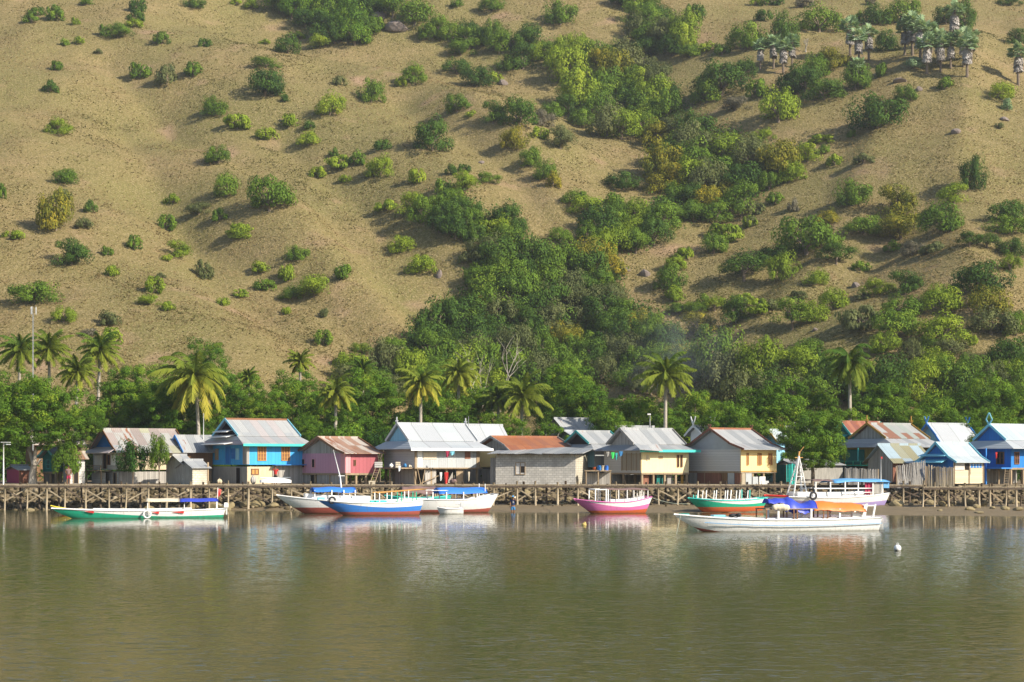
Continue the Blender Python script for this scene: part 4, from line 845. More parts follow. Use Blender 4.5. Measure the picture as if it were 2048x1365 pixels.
# ------------------------------------------------------------------ boats
def boat(label, xb, xs, yw, d, B, bands, mats, sheer=(.75, .55, .2), draft=.35, rake=1.0, srake=.35, stern=.6, turn=12, cat="boat", full=.42, group="boats moored off the village", flare=.35, inner='beige', name="boat", gun=None):
    """bow column, stern column, waterline row. sheer = height amidships, extra rise at bow and at stern"""
    rz = R(turn); L = (X(xs, d) - X(xb, d)) / math.cos(rz); cx = (X(xb, d) + X(xs, d)) / 2
    t = thing(name, label, cat, (cx, d, Z(yw, d) if yw < 1026 else 0.0), rz, group); S = 36
    z1, b2, rise = bands; m = MB(); st = []; seg = [0] * 4 + [1] * 4 + [2] * 3; nr = 12
    for i in range(S + 1):
        u = i / S; b = B / 2 * (math.sin(math.pi / 2 * min(u / full, 1)) ** .85) * (1 if u < full else 1 - (1 - stern) * ((u - full) / (1 - full)) ** 2)
        zs = sheer[0] + sheer[1] * max(0, 1 - u / .55) ** 2 + sheer[2] * max(0, (u - .55) / .45) ** 2; zk = -draft + (draft * .25) * (1 - u) ** 6 + .3 * draft * max(0, (u - .7) / .3) ** 2
        zz1 = z1(u) if callable(z1) else z1 + .35 * sheer[2] * max(0, (u - .6) / .4) ** 2
        v1 = min(max((zz1 - zk) / (zs - zk), .02), .95); v2 = b2 + (1 - b2) * rise * max(0, 1 - max(0, u - .08) / .6) ** 1.3; v2 = min(max(v2, v1 + .01), .999)
        rows = [v1 * q / 4 for q in range(4)] + [v1 + (v2 - v1) * q / 4 for q in range(4)] + [v2 + (1 - v2) * q / 3 for q in range(4)]
        ring = []
        for v in rows:
            x = -L / 2 + L * u + rake * (1 - v) ** 1.2 * (1 - u) ** 5 + srake * (v - 1) * u ** 6
            ring.append((x, b * (v ** flare if v > 0 else 0.02), zk + (zs - zk) * v))
        st.append(ring)
    for sgn in (-1, 1):
        n0 = len(m.v); m.v += [(x, sgn * max(y, .015), z) for ring in st for x, y, z in ring]
        for i in range(S):
            for j in range(nr - 1):
                q = i * nr + j; f = (q, q + nr, q + nr + 1, q + 1)
                m.f.append([c + n0 for c in (f if sgn > 0 else f[::-1])]); m.m.append(seg[j]); m.sm.append(True)
    a = len(m.v); ring = st[-1]; m.v += [(x, s * y, z) for s in (-1, 1) for x, y, z in ring]; top = 2
    for j in range(nr - 1): m.f.append([a + j, a + nr + j, a + nr + j + 1, a + j + 1]); m.m.append(seg[j]); m.sm.append(False)
    hull = m.build("hull", [M[k] for k in mats], t)
    dk_ = MB(); vv = []; fs = []
    for i in range(S + 1): x, y, z = st[i][-1]; vv += [(x, -max(y - .05, .01), z - .13), (x, max(y - .05, .01), z - .13)]
    for i in range(S): fs.append((2 * i, 2 * i + 2, 2 * i + 3, 2 * i + 1))
    dk_.add(vv, fs); dk_.build("deck", M[inner], t)
    r = MB()
    for sgn in (-1, 1): r.tube([(ring[-1][0], sgn * max(ring[-1][1], .02), ring[-1][2] + .02) for ring in st], .05, 6)
    r.tube([(st[-1][-1][0], -st[-1][-1][1], st[-1][-1][2] + .02), (st[-1][-1][0], st[-1][-1][1], st[-1][-1][2] + .02)], .05, 6)
    r.build("gunwale", M[gun or mats[top]], t)
    def at(px, side=-1, in_=.12):                   # gunwale point below a photo column
        xl = (X(px, d) - cx) / math.cos(rz); u = min(max(xl / L + .5, 0), 1); i = min(int(u * S), S - 1); f = u * S - i
        z = st[i][-1][2] * (1 - f) + st[i + 1][-1][2] * f; b = st[i][-1][1] * (1 - f) + st[i + 1][-1][1] * f
        return Vector((xl, side * max(b - in_, 0), z))
    t["_"] = 0; del t["_"]; zb = t.location.z
    return t, at, (lambda py: Z(py, d) - zb), L
def post_pair(t, at, pxs, ztop, mat, w_=.07, lean=0.0, name="post"):
    for px in pxs:
        for s in (-1, 1): p = at(px, s); MB().bar((p.x, p.y, p.z - .1), (p.x + lean, p.y, ztop(px) if callable(ztop) else ztop), w_).build(name, mat, t)
def canopy(t, at, x0, x1, zfun, mat, width=None, sag=.08, name="canopy", over=.12, crown=.16, n=14, rag=.0, flap=.0):
    m = MB(); vs = []; K = 6; g = random.Random(int(x0))
    for i in range(n + 1):
        f = i / n; px = x0 + (x1 - x0) * f; p = at(px, 1, 0); b = (width / 2 if width else p.y + over)
        for k in range(K + 1):
            q = -1 + 2 * k / K; vs.append((at(px, 1).x, q * b, zfun(f) + crown * (1 - q * q) - sag * math.sin(f * 5.3 + x0) ** 2 + g.uniform(-1, 1) * rag * .5 - (flap * (.8 + .22 * math.sin(f * 4.1 + x1) + g.uniform(-.08, .08)) if k in (0, K) else 0)))
    N_ = len(vs); vs += [(a, b, c - .025) for a, b, c in vs]; fs = []
    for i in range(n):
        for k in range(K): q = i * (K + 1) + k; fs += [(q, q + K + 1, q + K + 2, q + 1), (N_ + q, N_ + q + 1, N_ + q + K + 2, N_ + q + K + 1)]
    for i in range(n): 
        for k in (0, K): q = i * (K + 1) + k; fs.append((q, N_ + q, N_ + q + K + 1, q + K + 1))
    for k in range(K):
        for i in (0, n): q = i * (K + 1) + k; fs.append((q, q + 1, N_ + q + 1, N_ + q))
    m.add(vs, fs, 0, True); return m.build(name, mat, t)
def coaming(t, at, x0, x1, hgt, mat, in_=.28, name="coaming", h1=None):
    m = MB(); n = 12; h1 = hgt if h1 is None else h1
    P = [[at(x0 + (x1 - x0) * i / n, s, in_) for i in range(n + 1)] for s in (-1, 1)]
    hs = [hgt + (h1 - hgt) * i / n for i in range(n + 1)]
    vs = []; 
    for i in range(n + 1):
        for s in (0, 1): p = P[s][i]; vs += [(p.x, p.y, p.z - .15), (p.x, p.y * .94, p.z + hs[i])]
    fs = []
    for i in range(n):
        a, b = 4 * i, 4 * i + 4; fs += [(a, b, b + 1, a + 1), (a + 2, a + 3, b + 3, b + 2), (a + 1, b + 1, b + 3, a + 3)]
    fs += [(0, 1, 3, 2), (4 * n, 4 * n + 2, 4 * n + 3, 4 * n + 1)]; m.add(vs, fs); return m.build(name, mat, t)
def rail(t, at, x0, x1, z, mat, side=(-1, 1), r=.03, name="rail"):
    for s in side: MB().tube([(at(x0 + (x1 - x0) * i / 6, s).x, at(x0 + (x1 - x0) * i / 6, s).y, z(x0 + (x1 - x0) * i / 6) if callable(z) else z) for i in range(7)], r, 6).build(name, mat, t)
def torus(m, c, Rr, r, ax='y', n=18, k=8):
    vs = []; fs = []
    for i in range(n):
        a = 2 * math.pi * i / n
        for j in range(k): b = 2 * math.pi * j / k; q = Rr + r * math.cos(b); p = (q * math.cos(a), r * math.sin(b), q * math.sin(a)); vs.append((c[0] + p[0], c[1] + p[1], c[2] + p[2]))
    for i in range(n):
        for j in range(k): fs.append((i * k + j, ((i + 1) % n) * k + j, ((i + 1) % n) * k + (j + 1) % k, i * k + (j + 1) % k))
    m.add(vs, fs, 0, True)
def hang_ring(t, p, Rr, r, mat, label, name="life_ring", cat="life ring"):
    wp = t.matrix_basis @ Vector(p) if False else Matrix.Translation(t.location) @ Matrix.Rotation(t.rotation_euler.z, 4, 'Z') @ Vector(p)
    m = MB(); torus(m, (0, 0, 0), Rr, r); o = m.build(name, mat); o.location = wp; o.rotation_euler = (0, 0, t.rotation_euler.z); return tag(o, label, cat)
def outboard(t, p, mat, s=1.0):
    m = MB(); m.box(p + Vector((.12 * s, 0, .28 * s)), (.34 * s, .26 * s, .30 * s)); m.box(p + Vector((.10 * s, 0, .47 * s)), (.26 * s, .2 * s, .09 * s)); mt = m.build("outboard_motor", mat, t)
    m = MB(); m.box(p + Vector((.14 * s, 0, -.15 * s)), (.12 * s, .09 * s, .6 * s)); m.bar(p + Vector((0, 0, .3 * s)), p + Vector((-.5 * s, .1, .36 * s)), .04); m.build("motor_leg", M['metal'], mt)
def rope(p0, p1, sag, label, r=.018, mat=None):
    p0, p1 = Vector(p0), Vector(p1); m = MB(); m.tube([p0.lerp(p1, i / 14) - Vector((0, 0, sag * math.sin(math.pi * i / 14))) for i in range(15)], r, 5); o = m.build("mooring_rope", mat or M['rope']); return tag(o, label, "rope")
# green and white long boat
t, at, z, L = boat("long low green and white boat with a beige and blue sunshade", 110, 446, 1037, 134, 1.5, (-.05, .50, 1), ['redbrown', 'hullgreen', 'hullwhite'], (.52, .20, .12), .25, 1.9, .2, .5, 10, flare=.26)
tl = t
for px, wd in ((174, 18), (303, 14), (343, 22)):
    p, q = at(px, -1, -.01), at(px + wd, -1, -.01); m = MB(); m.add([(p.x, p.y - .03, p.z - .10), (q.x, q.y - .03, q.z - .20), (q.x, q.y - .03, q.z - .04), (p.x, p.y + .02, p.z - .10), (q.x, q.y + .02, q.z - .20), (q.x, q.y + .02, q.z - .04)], [(0, 1, 2), (5, 4, 3), (0, 3, 4, 1), (1, 4, 5, 2), (2, 5, 3, 0)]); m.build("red_wedge", M['red'], t)
coaming(t, at, 190, 380, .14, M['hullwhite'], .2, "washboard", .2); zc = z(1003)
post_pair(t, at, (295, 366, 429), zc, M['white'], .06); canopy(t, at, 292, 357, lambda f: zc, M['beige'], 1.5, .02, crown=.22); canopy(t, at, 357, 432, lambda f: zc - .02 + .03 * f, M['tarpnavy'], 1.5, .03, crown=.22)
outboard(t, at(445, -1, .3), M['white'], .9); p = at(430, -1); m = MB(); m.bar((p.x, p.y, p.z), (p.x + .05, p.y, z(976)), .05); fp = m.build("flag_pole", M['white'], t)
m = MB(); m.add([(p.x + .06, p.y, z(978)), (p.x + .3, p.y + .05, z(980)), (p.x + .24, p.y - .04, z(990)), (p.x + .06, p.y, z(996)), (p.x + .06, p.y + .02, z(978)), (p.x + .3, p.y + .07, z(980)), (p.x + .24, p.y - .02, z(990)), (p.x + .06, p.y + .02, z(996))], [(0, 1, 2, 3), (7, 6, 5, 4), (0, 4, 5, 1), (1, 5, 6, 2), (2, 6, 7, 3)]); m.build("flag", M['red'], fp)
hang_ring(t, at(294, -1, -.08) + Vector((0, -.05, -.22)), .25, .06, M['white'], "white ring fender hung on the side of the green and white boat")
t, at, z, L = boat("small red and yellow canoe half hidden behind the green bow", 103, 215, 1028, 143, 1.0, (.0, .6, 0), ['red', 'red', 'yellowp'], (.35, .32, .05), .2, 1.3, .2, .5, 6, "canoe")
# white boat with red bottom
t, at, z, L = boat("white boat with a dull red bottom and bright blue canopy", 558, 860, 1029, 146.5, 2.7, (.50, .9, 0), ['redbrown', 'hullwhite', 'hullwhite'], (.95, .50, .2), .3, 2.6, .3, .6, 15, flare=.3)
coaming(t, at, 612, 736, .42, M['hullwhite'], .35); zc = z(980); post_pair(t, at, (628, 660, 683, 705), zc, M['white'], .08); canopy(t, at, 626, 708, lambda f: zc - .05 * abs(f - .4), M['tarpblue'], 2.3, .05, crown=.25, flap=.14); rail(t, at, 660, 706, z(992), M['white'])
p = at(686, 0, 0); p.y = 0; m = MB(); m.tube([(p.x, 0, p.z), (p.x - .2, 0, z(955)), (p.x - .75, 0, z(900))], [.07, .05, .03], 7); m.bar((p.x - .35, 0, z(952)), (p.x + .15, 0, z(952)), .05); m.build("mast", M['white'], t)
rope(t.location + Vector((0, 0, z(995))) + Vector((-L / 2 * math.cos(R(12)), -L / 2 * math.sin(R(12)), 0)), (X(515, 149), 149, .05), .3, "mooring rope from the white bow down to the water at left")
# blue boat
t, at, z, L = boat("blue and white boat with red bottom and open wooden frame", 638, 842, 1031.5, 141.2, 2.2, (.28, .73, 1), ['redbrown', 'hullblue', 'hullwhite'], (.92, .26, .18), .28, 2.6, .35, .6, 15, flare=.3)
coaming(t, at, 662, 735, .34, M['hullwhite'], .3, "coaming", .3); zc = lambda px: z(986) + (px - 752) * .0028; post_pair(t, at, (754, 778, 812), zc, M['white'], .07); post_pair(t, at, (798, 828), lambda px: z(984), M['hullgreen'], .06)
rail(t, at, 750, 850, lambda px: zc(px), M['ambp'], r=.04); rail(t, at, 690, 752, z(988), M['timber'], (1,), r=.035); coaming(t, at, 738, 770, .2, M['turq'], .4, "hatch"); p = at(642, -1, .1); MB().box((p.x + .1, 0, p.z + .12), (.55, .25, .2)).build("bow_bitt", M['skyp'], t)
hang_ring(t, at(664, -1, .1) + Vector((0, -.05, .1)), .22, .07, M['rubber'], "black tyre fender on the bow deck of the blue boat", "tyre_fender", "tyre")
# teal rimmed boat behind
t, at, z, L = boat("white boat with a teal rim and brown awning behind the blue stern", 770, 900, 1021, 152.5, 1.9, (.3, .8, 0), ['redbrown', 'hullwhite', 'turq'], (1.0, .2, .15), .3, .8, .3, .6, 10); post_pair(t, at, (815, 845, 872), z(982), M['timber'], .06); canopy(t, at, 802, 872, lambda f: z(979), M['tarpbrown'], 2.0, .1, crown=.3, rag=.04, flap=.3)
# white boat, canopy
t, at, z, L = boat("white high sided boat with blue slanted canopy and brown bottom", 800, 990, 1025.5, 148.2, 2.5, (.24, .9, 0), ['redbrown', 'hullwhite', 'hullwhite'], (1.0, .12, .42), .25, .8, .8, .7, 16, flare=.32)
zc = lambda px: z(983 + (px - 885) * .02); post_pair(t, at, (860, 886, 920, 960), lambda px: z(984), M['white'], .08); canopy(t, at, 872, 968, lambda f: z(984.5), M['tarpblue'], 2.2, .04, crown=.38, flap=.1); post_pair(t, at, (964,), z(968), M['white'], .05); rail(t, at, 858, 890, z(981), M['white'])
# dinghy
t, at, z, L = boat("tiny white dinghy with an outboard motor beside the white boat", 874, 926, 1026.5, 144.5, 1.0, (-.1, .9, 0), ['hullwhite', 'hullwhite', 'hullwhite'], (.40, .12, .05), .2, .35, .1, .8, 10, "dinghy", inner='concrete'); outboard(t, at(922, -1, .4), M['metal'], .9)
# pink boat
t, at, z, L = boat("pink and white boat with red bottom and a thin grey awning", 1147, 1299, 1027, 146.8, 2.2, (.24, .66, 1), ['orangep', 'hullpink', 'hullwhite'], (.86, .26, .42), .25, 1.8, .5, .7, 16, flare=.3, gun='hullpink')
coaming(t, at, 1215, 1285, .25, M['hullwhite'], .3); post_pair(t, at, (1184, 1204, 1208), z(979), M['white'], .08); post_pair(t, at, (1229, 1247, 1261, 1274, 1282, 1291), z(980), M['white'], .055); canopy(t, at, 1206, 1292, lambda f: z(979), M['tarpbrown'], 1.9, .05, crown=.12); m = MB(); p = at(1184, -1); q = at(1206, -1); m.bar((p.x, p.y, z(979)), (q.x, q.y, z(979)), .09); m.bar((p.x, -p.y, z(979)), (q.x, -q.y, z(979)), .09); m.bar((p.x, p.y, z(979)), (p.x, -p.y, z(979)), .08); m.build("frame", M['white'], t)
m = MB(); p = at(1282, 0, 0); m.bar((p.x + .1, 0, -.1), (p.x + .25, 0, .55), .1, .3); m.build("rudder", M['orangep'], t)
rope(Matrix.Translation(t.location) @ Matrix.Rotation(t.rotation_euler.z, 4, 'Z') @ Vector((-L / 2, 0, z(1000))), (X(1085, 155), 155, Z(1010, 155)), .15, "mooring rope from the pink bow to the jetty piles at left")
rope(Matrix.Translation(t.location) @ Matrix.Rotation(t.rotation_euler.z, 4, 'Z') @ Vector((L / 2, 0, z(994))), (X(1380, 154), 154, Z(1008, 154)), .2, "mooring rope from the pink stern towards the green and orange boat")
# green and orange boat
t, at, z, L = boat("green, orange and white boat resting on the mud with bare posts", 1374, 1532, 1024.5, 150, 2.2, (.42, .74, 1), ['orangep', 'hullgreen', 'hullwhite'], (.92, .20, .22), .22, 1.5, .5, .65, 15, flare=.3, gun='turq')
coaming(t, at, 1396, 1510, .1, M['hullwhite'], .2); post_pair(t, at, (1398, 1418, 1440, 1463, 1470, 1487), lambda px: z(981), M['white'], .065, .08); post_pair(t, at, (1493, 1388), lambda px: z(990 if px < 1400 else 980), M['turq'], .06)
# big white boat with mast
t, at, z, L = boat("largest white boat with a tall ladder mast, faded blue canopy and lilac stern", 1524, 1773, 1022, 154.5, 3.3, (.30, .62, .6), ['redbrown', 'purple', 'hullwhite'], (1.1, .14, .35), .1, 2.4, .5, .75, 15, flare=.3); big = t
coaming(t, at, 1583, 1735, .45, M['hullwhite'], .3); m = MB(); m.tube([(at(1524 + 40 * i / 6, s, -.02).x, at(1524 + 40 * i / 6, s, -.02).y, at(1524 + 40 * i / 6, s).z + .05) for s in (-1,) for i in range(7)], .09, 6); m.tube([(at(1524 + 40 * i / 6, s, -.02).x, at(1524 + 40 * i / 6, s, -.02).y, at(1524 + 40 * i / 6, s).z + .05) for s in (1,) for i in range(7)], .09, 6); m.build("bow_rail", M['red'], t)
zc = lambda f: z(963.5 - 2.5 * math.sin(f * 3.1)); post_pair(t, at, (1615, 1645, 1676, 1704, 1736, 1758), z(964), M['white'], .09); canopy(t, at, 1654, 1772, zc, M['tarpsky'], 3.0, .06, crown=.18, flap=.06); canopy(t, at, 1612, 1654, lambda f: z(961), M['tarpbrown'], 2.9, .05, crown=.1)
rail(t, at, 1612, 1736, z(977), M['white'], r=.05); rail(t, at, 1676, 1736, z(985), M['white'], r=.04)
mm = MB(); tp = Vector((at(1595.5, 0, 0).x, 0, z(912))); 
for px, yy in ((1577, -.75), (1577, .75), (1609, -.5), (1609, .5)): p = at(px, 0, 0); mm.bar((p.x, yy, p.z), tp, .09)
for px in (1577, 1609):
    for k in range(1, 9): p = at(px, 0, 0); yy = .75 if px == 1577 else .5; a = Vector((p.x, -yy, p.z)).lerp(tp, k / 10); b = Vector((p.x, yy, p.z)).lerp(tp, k / 10); mm.bar(a, b, .045)
for k in (3, 5): a = Vector((at(1577, 0, 0).x, -.75, at(1577, 0, 0).z)).lerp(tp, k / 10); b = Vector((at(1609, 0, 0).x, -.5, at(1609, 0, 0).z)).lerp(tp, k / 10); mm.bar(a, b, .04)
mast_o = mm.build("mast", M['white'], t); m = MB(); m.bar(tp, tp + Vector((.05, 0, .35)), .12); m.bar(tp + Vector((0, 0, .2)), tp + Vector((.45, 0, .75)), .04); m.bar(tp + Vector((-.35, 0, -.15)), tp + Vector((.35, 0, -.15)), .06); m.build("masthead", M['ambp'], mast_o)
hang_ring(t, at(1608, -1, .0) + Vector((0, -.1, .15)), .27, .085, M['rubber'], "dark tyre ring hung below the mast of the largest boat", "tyre_fender", "tyre")
m = MB(); p = at(1722, -1, .25); 
for k in range(5): m.box((p.x + k * .13, p.y + .05 * (k % 2), (z(964) + z(990)) / 2 + .1 * (k > 3)), (.125, .05, z(966) - z(990)))
m.build("curtain", M['maroon'], t); m = MB(); p = at(1738, -1, .2); m.box((p.x + .3, p.y, (z(966) + z(988)) / 2), (.55, .06, z(966) - z(988))); m.build("curtain", M['concrete'], t)
m = MB(); p = at(1765, -1, .1); m.box((p.x, p.y + .5, (z(966) + z(975)) / 2), (.5, 1.2, z(963) - z(975))); m.build("stern_screen", M['tarpsky'], t)
p = Matrix.Translation(t.location) @ Matrix.Rotation(t.rotation_euler.z, 4, 'Z') @ at(1754, -1, .1); tt = thing("flagstaff", "thin white flagstaff with red top at the stern of the largest boat", "flagstaff", p); MB().tube([(0, 0, 0), (0, 0, Z(915, 154) - p.z)], [.035, .02], 6).build("shaft", M['white'], tt); MB().box((.05, 0, Z(916, 154) - p.z), (.14, .02, .18)).build("flag", M['red'], tt)
# front white boat
t, at, z, L = boat("long white foreground boat with orange and blue tarpaulins", 1344, 1763, 1064, 108.7, 2.0, (lambda u: .34 * max(0, 1 - u / .20) - .05, .9, 0), ['redbrown', 'hullwhite', 'hullwhite'], (.66, .34, .10), .3, 2.2, .15, .7, 12, flare=.24)
p = [at(px, -1, -.012) for px in (1372, 1392, 1402)]
m = MB()
for s in (-1, 1):
    pass
coaming(t, at, 1446, 1735, .12, M['hullwhite'], .14, "washboard", .1)
m = MB()
for i in range(7): a = at(1400 + i * 52, -1, -.03); b = at(1400 + (i + 1) * 52 - 1, -1, -.03); m.bar((a.x, a.y, a.z - .30), (b.x, b.y, b.z - .30), .03, .035)
m.build("rubbing_strake", M['tarpsky'], t)
zc = z(1018); post_pair(t, at, (1546, 1614), zc, M['white'], .11); post_pair(t, at, (1522, 1578, 1585, 1640, 1649), zc, M['brownp'], .06); post_pair(t, at, (1674,), zc, M['white'], .11)
post_pair(t, at, (1722, 1744), z(1009), M['white'], .10, .18); p = at(1722, -1); q = at(1744, -1); m = MB(); m.bar((p.x + .18, p.y, z(1012)), (q.x + .18, q.y, z(1012)), .07); m.bar((p.x + .18, -p.y, z(1012)), (q.x + .18, -q.y, z(1012)), .07); m.build("frame", M['white'], t)
rail(t, at, 1520, 1712, zc, M['timber'], r=.035)
for a in (canopy(t, at, 1620, 1728, lambda f: z(1014) + .04 * math.sin(f * 5) - .08 * f * f, M['tarporange'], 1.8, .07, crown=.30, n=24, rag=.018, flap=.20),): pass
canopy(t, at, 1560, 1628, lambda f: z(1010) + .12 * math.sin(f * 7) - .1 * f, M['tarpnavy'], 1.7, .1, "tarpaulin_bundle", crown=.34, n=20, rag=.05, flap=.32); canopy(t, at, 1530, 1568, lambda f: z(1004) + .05 * f, M['tarpnavy'], 1.2, .06, "tarpaulin_bundle", crown=.2, n=12, rag=.05, flap=.08)
m = MB(); g = random.Random(3)
for k in range(7): px = 1538 + k * 4; m.ball((at(px, -1).x, at(px, -1).y - .08, z(1014) + g.uniform(-.04, .06)), .19, 9, 0, (1.1, .8, 1))
m.build("sail_bundle", M['beige'], t)
canopy(t, at, 1664, 1712, lambda f: z(1019), M['red'], 1.2, .02, "under_awning", crown=.05, n=6)
m = MB(); p = at(1360, -1, .1); m.box((p.x + .1, 0, p.z + .03), (.6, .3, .12)); m.build("bow_bitt", M['turq'], t); m = MB(); p = at(1430, 0, .2); m.box((p.x + .1, 0, p.z + .08), (.7, .6, .2)); m.build("hatch", M['skyp'], t)
m = MB(); p = at(1712, -1, .2); m.box((p.x, p.y + .2, p.z + .2), (.5, .3, .35)); m.build("engine_box", M['white'], t)
front_boat, front_at = t, at
rope(Matrix.Translation(t.location) @ Matrix.Rotation(t.rotation_euler.z, 4, 'Z') @ at(1356, -1, 0), (X(1352, 104), 104, -.1), .0, "anchor rope dropping from the white foreground bow")
def on_boat(t, p): return Matrix.Translation(t.location) @ Matrix.Rotation(t.rotation_euler.z, 4, 'Z') @ Vector(p)
def jerrycan(t, p, mat, label):
    o = thing("jerrycan", label, "jerrycan", on_boat(t, p), t.rotation_euler.z); m = MB(); m.box((0, 0, .16), (.26, .18, .30)); m.box((-.02, 0, .33), (.18, .12, .05)); m.build("body", mat, o)
    m = MB(); m.bar((-.07, 0, .41), (.07, 0, .41), .03); m.bar((-.07, 0, .34), (-.07, 0, .41), .03); m.bar((.07, 0, .34), (.07, 0, .41), .03); m.build("handle", mat, o); m = MB(); m.tube([(.1, 0, .33), (.1, 0, .40)], [.03, .03], 8); m.build("cap", M['red'], o)
def heap(t, p, w_, h_, mat, name, label):
    m = MB(); g = random.Random(len(label))
    for k in range(9): m.ball((g.uniform(-.5, .5) * w_, g.uniform(-.18, .18), h_ * g.uniform(.2, .6)), h_ * g.uniform(.35, .5), 8, 0, (1.5, 1, .8))
    o = m.build(name, mat); o.location = on_boat(t, p); return tag(o, label, name.replace('_', ' '))
a_ = front_at(1462, -1, .25); heap(front_boat, a_ + Vector((0, 0, .1)), .5, .28, M['rubber'], "net_heap", "dark net heaped by the bow hatch of the foreground boat")
# upturned boat on the quay
t = thing("upturned_boat", "white boat lying upside down on the quay by the blue house", "boat", (X(551, 161), 161, 2.15), R(6)); m = MB(); vs = []; n = 14
for i in range(n + 1):
    u = i / n; b = .55 * math.sin(math.pi * min(.06 + u * .9, 1)) ** .7
    for k in range(7): a = math.pi * k / 6; vs.append((-1.35 + 2.7 * u, -b * math.cos(a), .1 + .42 * math.sin(a) * (math.sin(math.pi * (.08 + .84 * u)) ** .5)))
m.add(vs, [(i * 7 + k, i * 7 + k + 1, (i + 1) * 7 + k + 1, (i + 1) * 7 + k) for i in range(n) for k in range(6)] + [tuple(range(6, -1, -1)), tuple(range(n * 7, n * 7 + 7))], 0, True); m.build("hull", M['hullwhite'], t); MB().tube([(-1.3, 0, .52), (1.3, 0, .52)], .04, 6).build("keel", M['metal'], t)
# buoy and float
t = thing("buoy", "round white mooring buoy floating alone at right", "buoy", (X(1795, 84.5), 84.5, 0)); m = MB(); m.ball((0, 0, .12), .17, 16); m.build("float", M['hullwhite'], t); m = MB(); torus(m, (0, -.02, .31), .05, .015); m.build("eye", M['metal'], t); m = MB(); m.tube([(0, 0, -.3), (-.06, -.1, -.02), (-.10, -.16, .06)], .03, 6); m.build("chain", M['rubber'], t)
m = MB(); m.ball((0, 0, .04), .17, 10, 0, (1, 1, .8)); m.ball((.05, 0, .14), .09, 8); o = m.build("float", paint("straw_float", (.5, .38, .12))); o.location = (X(1168, 119), 119, 0); tag(o, "small yellowish float on the water in front of the pink boat", "float")

